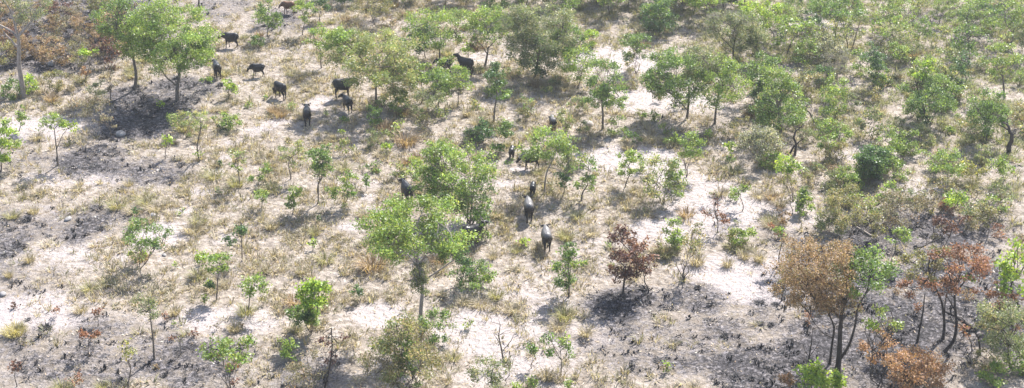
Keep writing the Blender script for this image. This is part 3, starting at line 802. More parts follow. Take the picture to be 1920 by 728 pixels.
T('sage', 45, 182, 55, 14, 46, 14, 'pale half-dead tree with bare crooked limbs', path=[(45, 182), (42, 150), (38, 115), (39, 80), (38, 64)], bark='pale', thick=1.5, dens=.55,
  limbs=[[(38, 66), (25, 55), (0, 45), (-14, 40)], [(38, 66), (30, 40), (20, 15), (8, 2)], [(39, 64), (55, 46), (66, 30), (72, 14)], [(38, 90), (28, 82), (24, 74), (12, 62), (8, 54)], [(38, 60), (32, 45), (40, 28)]])
T('lime', 0, 322, 4, 270, 25, 40, 'bright yellow-green tree beside pale ash-streaked sand', dens=1.1, leaf=.8)

# saplings and smaller trees
SA('lime', 158, 153, 166, 100, 13, 11, 'thin sapling with round lime tuft on blackened ground', crowns=[(158, 135, 9, 8, 'orange')])
SA('lime', 428, 186, 432, 160, 14, 12, 'small sapling with lemon green rosette near grazing buffalo', leaf=1.2)
SA('fresh', 388, 168, 387, 146, 10, 9, 'little sapling under the edge of the large forked tree')
SA('green', 504, 72, 503, 28, 23, 26, 'slim straight green sapling beside a painted shadow', dens=.9, crowns=[(515, 45, 10, 12, 'fresh')])
SA('fresh', 567, 66, 573, 18, 22, 20, 'pale green sapling with thin pole trunk over painted shadow', dens=.9)
SA('dark', 600, 42, 601, 8, 18, 16, 'dark leafy tree on a straight trunk behind the painted shadow', thick=1.3)
SA('fresh', 603, 128, 600, 75, 28, 30, 'light feathery sapling beside the broad pale tree', dens=.7)
SA('lime', 878, 122, 878, 91, 13, 10, 'thin sapling with small round lime crown before a buffalo')
SA('fresh', 845, 138, 845, 112, 12, 10, 'small round green sapling in front of a hidden buffalo')
SA('dark', 926, 232, 930, 138, 22, 18, 'tall green sapling with two stacked leaf clumps', path=[(926, 232), (927, 205), (932, 180), (930, 150)], crowns=[(935, 168, 22, 18, 'green')], dens=1.1)
SA('pale', 545, 336, 546, 284, 28, 24, 'thin airy olive sapling with a bare stem on straw', dens=.55)
SA('fresh', 646, 388, 656, 338, 17, 15, 'forked sapling with glossy leaf clumps and a dark shadow', stems=2, crowns=[(628, 358, 14, 12, 'fresh'), (655, 362, 12, 8, 'green')], leaf=1.2)
SA('green', 686, 358, 686, 338, 8, 13, 'short dark sapling on bare sand beside the glossy forked one')
SA('fresh', 548, 402, 550, 362, 18, 14, 'low branching sapling with pale glossy leaves', crowns=[(548, 385, 10, 10, 'green')], leaf=1.2)
SA('fresh', 490, 395, 490, 372, 15, 13, 'small leafy sapling on a brown grass hummock')
SA('fresh', 493, 347, 496, 317, 13, 10, 'thin sapling with dark leaf tufts in straw', crowns=[(478, 335, 10, 8, 'green')])
SA('pale', 450, 352, 447, 290, 19, 11, 'tall spindly sapling with flat yellowish top', crowns=[(440, 315, 10, 7, 'fresh')], dens=.8)
SA('pale', 374, 302, 378, 222, 24, 12, 'spindly tree with wispy yellowish crown on a leafy hummock', dens=.6, crowns=[(374, 288, 6, 6, 'lime')])
SA('lime', 310, 298, 312, 264, 10, 12, 'sparse big-leaved lime sapling on smoky ash', leaf=1.3, dens=.7)
SA('fresh', 36, 246, 40, 214, 11, 18, 'narrow leafy sapling on pale sand', leaf=1.2)
SA('fresh', 109, 310, 104, 226, 26, 15, 'wispy sapling with flat lime crown on streaked ash', path=[(109, 310), (108, 280), (105, 255), (103, 240)], limbs=[[(108, 275), (118, 250), (130, 238)]], crowns=[(132, 240, 18, 9, 'lime')], dens=.7)
SA('green', 264, 503, 268, 436, 42, 18, 'spreading feathery sapling with thin dark stems on white sand', stems=2, dens=.8, crowns=[(300, 455, 14, 12, 'dark'), (255, 480, 22, 10, 'pale')])
SA('dark', 454, 490, 453, 428, 15, 12, 'thin sapling with two dark leaf clumps on straw', path=[(454, 490), (454, 465), (453, 440)], crowns=[(432, 450, 11, 9, 'dark')])
SA('fresh', 406, 562, 411, 494, 23, 20, 'round-headed glossy sapling casting a dark shadow on sand', path=[(406, 562), (408, 540), (410, 515)], leaf=1.2, dens=1.2, crowns=[(395, 532, 9, 9, 'dark')])
SA('lime', 372, 520, 375, 490, 10, 9, 'tiny lime sapling beside the round-headed glossy one')
SA('fresh', 465, 588, 474, 533, 32, 16, 'sapling with flat pale green crown on a leaning stem', dens=.7)
SA('lime', 584, 625, 586, 552, 27, 27, 'vivid lime sapling with dense round head on dark stems', stems=3, leaf=1.0, dens=2.0, crowns=[(562, 590, 18, 22, 'green'), (584, 590, 14, 24, 'fresh')])
SA('dark', 674, 567, 672, 543, 10, 11, 'tiny dark sapling on white sand near the spreading tree')
SA('green', 1067, 556, 1066, 480, 16, 24, 'young tree with layered bright leaves and a clear shadow on sand', path=[(1067, 556), (1067, 530), (1066, 495)], leaf=1.25, dens=1.0, crowns=[(1052, 500, 16, 9, 'fresh'), (1085, 496, 14, 10, 'fresh'), (1066, 523, 26, 8, 'green')])
SA('olive', 1282, 527, 1296, 450, 28, 24, 'vase-shaped thin-stemmed olive sapling with scorched foot', stems=5, dens=.6)
SA('fresh', 1288, 332, 1298, 275, 24, 30, 'upright green tree with bare stems on pale sand', stems=3)
SA('fresh', 1172, 352, 1178, 302, 24, 24, 'bright green sapling on bare pale ground beside the trail', leaf=1.1, dens=1.1)
SA('green', 1090, 378, 1103, 315, 16, 26, 'ragged sapling with leaning stem right of the umbrella-crowned tree'.replace('right of', 'near'), dens=.7, crowns=[(1098, 345, 20, 14, 'fresh')])
SA('dark', 1052, 372, 1054, 338, 14, 16, 'dark straggly sapling beneath the umbrella-crowned tree', dens=.8)
SA('lime', 1372, 300, 1372, 277, 11, 9, 'small lime sapling on straw near a pale-leaved tree')
SA('silver', 1426, 312, 1425, 268, 46, 24, 'pale whitish-leaved spreading tree on straw', dens=.8)
SA('fresh', 1392, 396, 1388, 360, 16, 15, 'leafy sapling with bare foot on white sand')
SA('dry', 1352, 372, 1350, 318, 16, 12, 'thin bare sapling with yellowish top on white sand', dens=.6, stems=3)
SA('fresh', 1572, 292, 1575, 250, 20, 20, 'light green sapling in a pair above a sandy path', crowns=[(1550, 235, 18, 12, 'fresh')])
SA('fresh', 1545, 300, 1548, 262, 18, 20, 'slim green sapling with lime leaves beside its twin', dens=.8)
SA('lime', 1487, 378, 1476, 308, 22, 18, 'lime-topped sapling over thin bare stems', stems=3, crowns=[(1480, 335, 16, 10, 'olive')])
SA('fresh', 1463, 500, 1463, 437, 11, 9, 'thin scorched sapling with small green top', crowns=[(1470, 447, 8, 6, 'brown')])
SA('fresh', 1672, 498, 1678, 440, 24, 16, 'pale green sapling over blackened ground', dens=.9)
SA('dry', 1483, 405, 1482, 370, 10, 14, 'bare leaning thin sapling beside an upright leafy bush', dens=.4)
SA('green', 1505, 398, 1506, 373, 12, 20, 'upright leafy green bush on sandy ground')
SA('rust', 1345, 437, 1345, 400, 22, 20, 'burnt black sapling with a few rusty leaves on white sand', dens=.45, crowns=[(1346, 372, 8, 7, 'maroon')])
SA('fresh', 1780, 342, 1778, 308, 30, 22, 'spreading pale green sapling beside a yellow one')
SA('yellow', 1826, 335, 1818, 312, 30, 16, 'yellow-leaved shrubby sapling on the open slope', dens=.9)
SA('fresh', 1875, 347, 1880, 308, 21, 20, 'round glossy sapling with several dark stems near the black snag', stems=4)
SA('lime', 1792, 395, 1790, 370, 20, 9, 'lime tuft topping a low reddish shrub'.replace('topping', 'on'), crowns=[(1778, 385, 16, 8, 'rust')])
SA('sage', 289, 674, 275, 572, 28, 22, 'thin bare-stemmed sapling with wispy grey-green top', path=[(289, 674), (287, 640), (283, 605), (279, 585)], dens=.6)
SA('fresh', 428, 732, 425, 660, 44, 32, 'glossy branching sapling on ash with large leaves', stems=4, leaf=1.25, dens=.8)
SA('yellow', 242, 735, 238, 668, 14, 22, 'sparse yellow-leaved sapling on burnt ground', leaf=1.1, dens=.6)
SA('maroon', 607, 735, 620, 640, 22, 16, 'bare crooked sapling with few dead brown leaves', path=[(607, 735), (618, 690), (624, 650), (622, 612)], dens=.35, crowns=[(622, 668, 18, 8, 'maroon')])
SA('green', 1052, 702, 1050, 655, 24, 12, 'straggly sapling with tiered leaf clumps on white sand', path=[(1052, 702), (1053, 680), (1050, 650)], leaf=1.2, dens=.6, crowns=[(1027, 635, 10, 12, 'green'), (1060, 640, 14, 8, 'fresh')])
SA('green', 997, 690, 1000, 657, 11, 11, 'tiny upright sapling on sand between bare twigs and a tiered sapling', leaf=1.1)
SA('sage', 1113, 215, 1094, 195, 14, 14, 'thin dark-stemmed sapling before the termite mound', path=[(1113, 240), (1104, 215), (1098, 195)])
SA('green', 942, 280, 948, 242, 18, 18, 'airy green sapling beside a lone calf', stems=2)
SA('fresh', 770, 354, 772, 330, 12, 10, 'small yellow-green sapling behind a buffalo at the thicket')
SA('lime', 725, 285, 725, 270, 10, 8, 'low lime herb on straw')
SA('fresh', 1680, 140, 1684, 97, 20, 17, 'small pale tree with crooked trunk in open woodland')
SA('fresh', 912, 452, 908, 438, 10, 20, 'narrow leafy sapling on sand in front of a feeding buffalo', crowns=[(902, 412, 14, 14, 'green')])
SA('rust', 183, 612, 183, 588, 9, 14, 'small rust-leaved burnt seedling', dens=.6, leaf=1.1)
SA('rust', 168, 668, 165, 627, 20, 7, 'burnt sapling with flat spray of red-brown leaves', dens=.8)
SA('maroon', 32, 725, 28, 688, 13, 12, 'dark red-leaved burnt sapling on ash', dens=.7)
SA('rust', 136, 726, 138, 708, 13, 6, 'low red-brown burnt seedling', dens=.7)
SA('olive', 337, 666, 338, 635, 6, 8, 'leafless thin stick sapling on ash', dens=.2)
SA('dry', 182, 256, 178, 205, 30, 24, 'pale-stemmed sapling with dry drooping leaves on charred ground', bark='pale', dens=.7, stems=2)
SA('dry', 207, 200, 206, 150, 9, 30, 'very thin bare pole sapling beside the dry drooping one', dens=.3)
SA('dry', 205, 265, 204, 228, 14, 18, 'scorched pale-leaved sapling beside the grey boulder', dens=.5)

# shrubs
SH('lime', 60, 176, 56, 152, 18, 14, 'leafy green bush behind the pale half-dead trunk', leaf=1.1)
SH('green', 22, 184, 22, 165, 22, 16, 'broad leafy bush beside the pale half-dead trunk', leaf=1.1)
SH('olive', 101, 173, 103, 148, 19, 22, 'rounded dusty olive shrub on ashy ground')
SH('sage', 182, 190, 180, 165, 16, 18, 'sparse grey-green shrub with pale stems on ash', dens=.7)
SH('fresh', 420, 243, 428, 222, 20, 14, 'yellowish leafy shrub on a straw hummock', crowns=[(418, 236, 10, 10, 'dark')])
SH('pale', 350, 258, 352, 225, 30, 26, 'loose yellow-green shrub in a grassy mound by the charred shade', dens=.6)
SH('green', 701, 240, 702, 216, 16, 17, 'leafy shrub at the foot of the broad pale tree', dens=.9)
SA('fresh', 740, 205, 745, 185, 28, 16, 'low spreading green shrub under the broad pale tree')
SA('fresh', 790, 195, 788, 140, 24, 28, 'loose yellow-green thicket shrub beside the broad pale tree', dens=.8)
SA('green', 822, 205, 818, 150, 28, 26, 'big leafy thicket shrub with pale green tips', dens=.7, crowns=[(832, 172, 18, 16, 'fresh')])
SA('fresh', 858, 200, 862, 152, 28, 24, 'yellow-green shrub with thin stems before two buffaloes', dens=.7)
SA('sage', 802, 235, 800, 185, 30, 24, 'dusky shrub with reddish stems below the thicket', dens=.7)
SH('dark', 902, 268, 905, 242, 22, 19, 'dark glossy bush standing alone on straw', crowns=[(885, 250, 14, 10, 'sage')])
SH('green', 887, 540, 885, 508, 36, 20, 'low leafy shrub in the shade of the spreading tree', crowns=[(870, 480, 16, 18, 'dark'), (915, 500, 14, 12, 'fresh')], dens=.8)
SH('olive', 755, 738, 758, 655, 60, 62, 'large dusty olive shrub around a pale trunk', dens=.7, crowns=[(768, 642, 24, 14, 'green'), (735, 605, 34, 26, 'pale'), (720, 680, 34, 34, 'dry')])
SH('green', 812, 645, 818, 605, 28, 34, 'loose leafy shrub beside the pale tree trunk', dens=.7)
SH('dry', 570, 740, 572, 690, 42, 36, 'dead greyish brown twiggy bush on ash', dens=.8)
SH('fresh', 545, 678, 540, 655, 18, 20, 'small glossy green bush next to the dead twiggy one')
SH('sage', 935, 735, 925, 690, 40, 32, 'sparse grey-green bush with bare forked branches on white sand', dens=.6)
SH('fresh', 1265, 470, 1265, 440, 20, 26, 'compact glossy green bush on white sand', leaf=1.1, dens=1.2)
SH('fresh', 1388, 462, 1390, 440, 20, 16, 'two-toned green bush growing out of a grass tuft', crowns=[(1376, 436, 12, 10, 'yellow')])
SH('pale', 1245, 382, 1240, 335, 36, 44, 'tall leafy shrub clump with whitish leaves on sand edge', dens=.8, crowns=[(1268, 330, 16, 34, 'fresh')])
SH('dark', 1632, 336, 1632, 304, 34, 32, 'dense round dark green bush on the sandy path', dens=2.0, crowns=[(1630, 298, 26, 20, 'green')])
SH('fresh', 1590, 350, 1590, 330, 28, 20, 'feathery mound-shaped green bush beside the round dark one', dens=1.2, leaf=.8)
SH('silver', 1545, 115, 1545, 88, 35, 26, 'silvery white-leaved domed bush in open woodland', dens=1.2)
SH('bare', 1570, 150, 1568, 122, 26, 26, 'purplish grey leafless twiggy shrub beside the silvery bush', dens=1.2)
SH('dark', 1540, 155, 1538, 138, 24, 16, 'low dark bush below the silvery one')
SH('olive', 1440, 285, 1440, 262, 24, 18, 'whitish olive shrub under dark leaning limbs')
SH('olive', 1585, 382, 1585, 362, 32, 16, 'flat olive shrub below the feathery mound bush')
SH('dry', 1690, 420, 1688, 385, 42, 34, 'reddish dry shrub thicket on burnt ground', dens=.8)
SH('fresh', 1680, 390, 1668, 352, 20, 14, 'green shrub with pale leaves behind the reddish dry thicket')
SH('dry', 1850, 400, 1850, 372, 40, 20, 'dry pinkish scrub on the open slope', dens=.6)
SH('lime', 1108, 90, 1108, 68, 12, 20, 'bright upright bush beside the grey-green spreading tree')
SH('green', 490, 92, 485, 75, 14, 10, 'small green shrub behind the herd')
SH('fresh', 500, 50, 490, 32, 14, 12, 'loose pale shrub behind the slim straight sapling')
SH('dry', 735, 58, 735, 42, 16, 14, 'grey twiggy shrub near the thick-forked olive tree', dens=.8)
SH('fresh', 1222, 225, 1222, 212, 13, 10, 'low green bush on shaded ground beside the wide dark-limbed tree')
SH('sage', 1092, 250, 1094, 236, 13, 12, 'small grey-green shrub partly covering the termite mound', dens=.8)
SH('fresh', 838, 168, 836, 132, 24, 24, 'leafy shrub screening a hidden buffalo', dens=1.1)
SH('fresh', 868, 170, 866, 150, 20, 12, 'yellow-green shrub before the buffalo with raised head', dens=.9)
SH('olive', 1010, 228, 985, 195, 22, 14, 'pale olive shrub on straw by the buffalo trail', dens=.8)
SH('pale', 1052, 250, 1054, 226, 22, 18, 'yellowish shrub partly covering a grey buffalo', dens=.9)
SH('green', 990, 300, 984, 292, 10, 10, 'little shrub beside the calf on the trail')
SH('fresh', 995, 735, 990, 724, 26, 10, 'low green bush on white sand among bare twigs', dens=.9)
SH('fresh', 1072, 735, 1070, 720, 9, 10, 'tiny bush at the foot of the white sand flat')
SH('brown', 1250, 700, 1250, 690, 6, 8, 'tiny scorched shoot with a green tip on ash', crowns=[(1250, 682, 4, 4, 'lime')], dens=.6)
SH('olive', 1845, 690, 1845, 668, 18, 18, 'sparse pale shrub among black ash', dens=.6)
SH('fresh', 1858, 720, 1868, 700, 30, 20, 'green bush at the foot of the grey-green tree')

# bare and burnt stems
def snag(path_px, r, label, limbs=(), material=M_BURNT, name='dead_tree', seed=9):
    rng = np.random.default_rng(seed)
    B = ground(*path_px[0])
    def conv(pp):
        P = np.array([at_depth(x, y, B[1]) - B for x, y in pp])
        P[:, 1] += np.linspace(0, rng.normal(0, 0.2), len(P))
        return P
    root = empty(name, B, label, 'dead tree')
    P = conv(path_px); P[0] = (0, 0, -0.1)
    V, Fs = tubes([(P, np.linspace(r, r * 0.35, len(P)))], 7)
    link(bpy.data.objects.new('trunk', mesh_np('trunk', V, Fs, material, smooth=True)), root)
    ln = [(conv(l), np.linspace(r * 0.5, 0.012, len(l))) for l in limbs]
    for k in range(5):
        j = rng.integers(len(P) // 2, len(P)); d = rng.normal(0, 0.5, 3); d[2] = abs(d[2]) + 0.3
        ln.append((curve_pts(P[j], P[j] + d, rng, 4, 0.12), np.linspace(r * 0.3, 0.008, 4)))
    V, Fs = tubes(ln, 5)
    link(bpy.data.objects.new('branches', mesh_np('branches', V, Fs, material, smooth=True)), root)['kind'] = 'stuff'
snag([(1892, 287), (1891, 275), (1896, 265), (1897, 252), (1892, 245), (1890, 236), (1886, 231)], 0.24, 'twisted black snag beside the dense oval tree', [[(1897, 258), (1904, 258)]])
snag([(1720, 640), (1725, 610), (1730, 580), (1732, 550)], 0.09, 'slim charred pole standing on ash by the rust red tree', seed=10)
snag([(1490, 292), (1493, 270), (1488, 258), (1492, 246), (1500, 240)], 0.13, 'dark crooked leaning limb under the broad leafy tree', seed=11)
snag([(1477, 295), (1488, 275), (1500, 265), (1505, 262)], 0.1, 'dark slanting bare stem beside the crooked leaning limb', seed=12)
snag([(1528, 230), (1520, 215), (1512, 208)], 0.1, 'short dark leaning stem in the green woodland', seed=13)
snag([(1514, 690), (1518, 665), (1522, 645), (1524, 620)], 0.06, 'thin charred twigs on ash in front of the scorched tree', [[(1517, 670), (1530, 650), (1536, 635)], [(1517, 670), (1508, 655), (1504, 640)]], seed=14)
snag([(1838, 665), (1836, 645), (1832, 630), (1826, 620)], 0.09, 'short charred stump with bare twigs beside the scorched log', seed=15)
snag([(1823, 660), (1821, 645), (1815, 630)], 0.05, 'small charred stick beside the short stump', seed=16)
snag([(945, 680), (940, 655), (935, 632), (938, 612)], 0.07, 'bare grey forked twigs rising from sparse bush', [[(941, 660), (958, 640), (964, 628)], [(938, 645), (926, 625)]], M_BARK, seed=17)
snag([(1492, 186), (1496, 165), (1500, 150)], 0.1, 'dark dead stem in the green thicket', seed=18)
snag([(1598, 92), (1602, 75), (1608, 55), (1612, 42)], 0.07, 'thin bare pole near the goblet-forked tree', material=M_BARK, seed=19)
snag([(374, 20), (373, 8), (373, -10), (374, -30)], 0.12, 'dark bare trunk at the far burnt edge', seed=20)
snag([(1752, 440), (1750, 425), (1755, 410)], 0.05, 'thin burnt stem beside the lime-topped burnt tree', seed=21)
snag([(1850, 450), (1853, 432), (1856, 420)], 0.06, 'pale thin dead sapling on burnt slope', material=M_PALE, seed=22)
snag([(1465, 565), (1468, 545), (1474, 525)], 0.06, 'charred leaning twigs beside the thin green-topped sapling', [[(1468, 548), (1478, 535)]], seed=23)

# look-alike scrub in masses (each plant its own object)
rs = np.random.default_rng(77)
POOL = {}
def scatter(n, x0, x1, y0, y1, styles, rx, ratio, hgt, label, group, name='shrub', cat='shrub', minpx=12, **k):
    pts = []
    t = 0
    while len(pts) < n and t < 4000:
        t += 1
        x, y = rs.uniform(x0, x1), rs.uniform(y0, y1)
        if all((x - a) ** 2 + ((y - b) * 1.6) ** 2 > minpx ** 2 for a, b in pts):
            pts.append((x, y))
    for x, y in sorted(pts, key=lambda q: q[1]):
        st = styles[int(rs.integers(len(styles)))]
        r = rs.uniform(*rx)
        h = r * rs.uniform(*hgt)
        lb = label[st] if isinstance(label, dict) else label
        pool = POOL.setdefault((group, st), [])
        if len(pool) < 4:
            o = plant(name, st, x, y, x + rs.uniform(-4, 4), y - h, r, r * ratio * rs.uniform(.8, 1.2), lb, cat, group, **k)
            pool.append((o, r / scale_at(np.array(o.location))[0]))
        else:                                                   # copy one of its kind with its parts, turned and resized
            src, r0 = pool[int(rs.integers(4))]
            p = ground(x, y)
            o = src.copy(); link(o)
            f = float(np.clip(r / scale_at(p)[0] / r0, 0.6, 1.5))
            o.location = p; o.rotation_euler = (0, 0, rs.uniform(0, 6.28)); o.scale = (f * rs.uniform(.88, 1.12), f * rs.uniform(.88, 1.12), f * rs.uniform(.85, 1.15))
            for ch in src.children:
                c = ch.copy(); link(c, o)
thick_lab = {'dry': 'dry grey-brown shrub in the blackened thicket', 'maroon': 'dark red scorched shrub in the blackened thicket', 'olive': 'pale olive shrub in the blackened thicket', 'brown': 'scorched brown shrub in the blackened thicket'}
scatter(38, -20, 240, 8, 128, ['dry', 'dry', 'olive', 'maroon', 'brown'], (16, 30), 0.95, (0.7, 1.3), thick_lab, 'scrub of the burnt thicket', dens=.75, bark='burnt', minpx=22)
wood_lab = {'fresh': 'light green tree in the far open woodland', 'green': 'mid green tree in the far open woodland', 'sage': 'grey-green tree in the far open woodland', 'dark': 'dark green tree in the far open woodland', 'pale': 'pale yellowish tree in the far open woodland'}
scatter(32, 1450, 1940, 8, 112, ['fresh', 'green', 'sage', 'fresh', 'pale', 'pale', 'dark'], (16, 44), 0.85, (0.9, 1.5), wood_lab, 'trees of the far woodland', 'tree', 'tree', minpx=34, dens=.6)
scatter(20, 930, 1450, -6, 40, ['green', 'dark', 'fresh', 'sage'], (26, 42), 0.85, (0.9, 1.4), {k: v.replace('far open woodland', 'dense row beyond the sand clearing') for k, v in wood_lab.items()}, 'trees beyond the clearing', 'tree', 'tree', minpx=30)
scatter(12, 560, 930, -14, 12, ['green', 'fresh', 'sage', 'dark'], (20, 32), 0.75, (0.9, 1.5), {k: v.replace('far open woodland', 'line beyond the herd') for k, v in wood_lab.items()}, 'trees beyond the herd', 'tree', 'tree', minpx=28)
slope_lab = {'fresh': 'light green shrub on the grassy wooded slope', 'green': 'mid green shrub on the grassy wooded slope', 'olive': 'olive shrub on the grassy wooded slope', 'pale': 'yellowish shrub on the grassy wooded slope', 'sage': 'grey-green shrub on the grassy wooded slope'}
scatter(46, 1420, 1930, 110, 330, ['fresh', 'green', 'olive', 'pale', 'sage', 'fresh'], (13, 30), 0.85, (0.7, 1.3), slope_lab, 'shrubs of the wooded slope', minpx=26, dens=.8)
scatter(44, 1400, 1935, 60, 330, ['olive', 'pale', 'fresh', 'sage', 'pale'], (8, 17), 0.7, (0.35, 0.6), {k: v.replace('shrub', 'ground-hugging shrub') for k, v in slope_lab.items()}, 'undergrowth of the wooded slope', minpx=26, dens=.8)
scatter(28, 1140, 1450, 90, 340, ['fresh', 'olive', 'pale', 'sage', 'green'], (9, 22), 0.8, (0.6, 1.1), {k: v.replace('on the grassy wooded slope', 'scattered round the sandy clearing') for k, v in slope_lab.items()}, 'shrubs round the clearing', minpx=30, dens=.7)
scatter(34, 640, 1100, 130, 330, ['fresh', 'olive', 'pale', 'green', 'sage'], (9, 21), 0.8, (0.6, 1.2), {k: v.replace('on the grassy wooded slope', 'in straw round the herd') for k, v in slope_lab.items()}, 'shrubs round the herd', minpx=30, dens=.6)
seed_lab = {'fresh': 'small light green seedling in dry straw', 'lime': 'tiny lime green seedling in dry straw', 'olive': 'small dull olive seedling in dry straw', 'dark': 'small dark green seedling in dry straw'}
scatter(46, 240, 1000, 180, 640, ['fresh', 'fresh', 'lime', 'olive', 'dark'], (4, 9), 0.95, (0.8, 2.0), seed_lab, 'seedlings in the straw', 'seedling', 'seedling', minpx=34, dens=.7)
scatter(16, 1000, 1480, 330, 520, ['olive', 'pale', 'fresh', 'sage'], (6, 13), 0.9, (0.6, 1.4), {k: v.replace('on the grassy wooded slope', 'dotted over the bare white sand') for k, v in slope_lab.items()}, 'shrubs on the white sand', minpx=34, dens=.6)
scatter(22, 1480, 1915, 330, 440, ['olive', 'dry', 'fresh', 'dry', 'sage'], (12, 26), 0.9, (0.6, 1.1), {'olive': 'olive shrub above the black slope', 'dry': 'greyish dry shrub above the black slope', 'fresh': 'light green shrub above the black slope', 'sage': 'grey-green shrub above the black slope'},
        'scrub above the black slope', minpx=28, dens=.7)
scatter(26, 1450, 1910, 400, 640, ['dry', 'brown', 'rust', 'olive'], (8, 20), 0.9, (0.6, 1.3), {'dry': 'low grey-brown scorched shrub on the black slope', 'brown': 'low brown scorched shrub on the black slope', 'rust': 'low rusty scorched shrub on the black slope', 'olive': 'low olive shrub on the black slope'},
        'scorched shrubs of the black slope', dens=.5, bark='burnt', minpx=34)
scatter(16, 0, 480, 560, 728, ['rust', 'maroon', 'dry', 'brown'], (4, 10), 0.9, (0.8, 1.8), {'rust': 'tiny rusty seedling on speckled ash', 'maroon': 'tiny dark red seedling on speckled ash', 'dry': 'tiny grey dry seedling on speckled ash', 'brown': 'tiny brown seedling on speckled ash'},
        'burnt seedlings', 'seedling', 'seedling', dens=.5, bark='burnt', minpx=34)

# ------------------------------------------------------------------ buffaloes
def ring_loft(sections, sides=12):
    """sections: (centre xyz, half width, half height, tilt) along the body"""
    ang = np.arange(sides) * 2 * math.pi / sides
    VV = []
    for (cx_, cy_, cz_), hw, hh, tilt in sections:
        y_ = np.cos(ang) * hw; u_ = np.sin(ang) * hh
        VV.append(np.stack([cx_ - u_ * math.sin(tilt), cy_ + y_, cz_ + u_ * math.cos(tilt)], 1))
    n = len(sections)
    Vv = np.concatenate(VV)
    q = []
    for k in range(n - 1):
        for j in range(sides):
            q.append((k * sides + j, k * sides + (j + 1) % sides, (k + 1) * sides + (j + 1) % sides, (k + 1) * sides + j))
    return Vv, q, [tuple(range(sides))[::-1], tuple(range((n - 1) * sides, n * sides))]

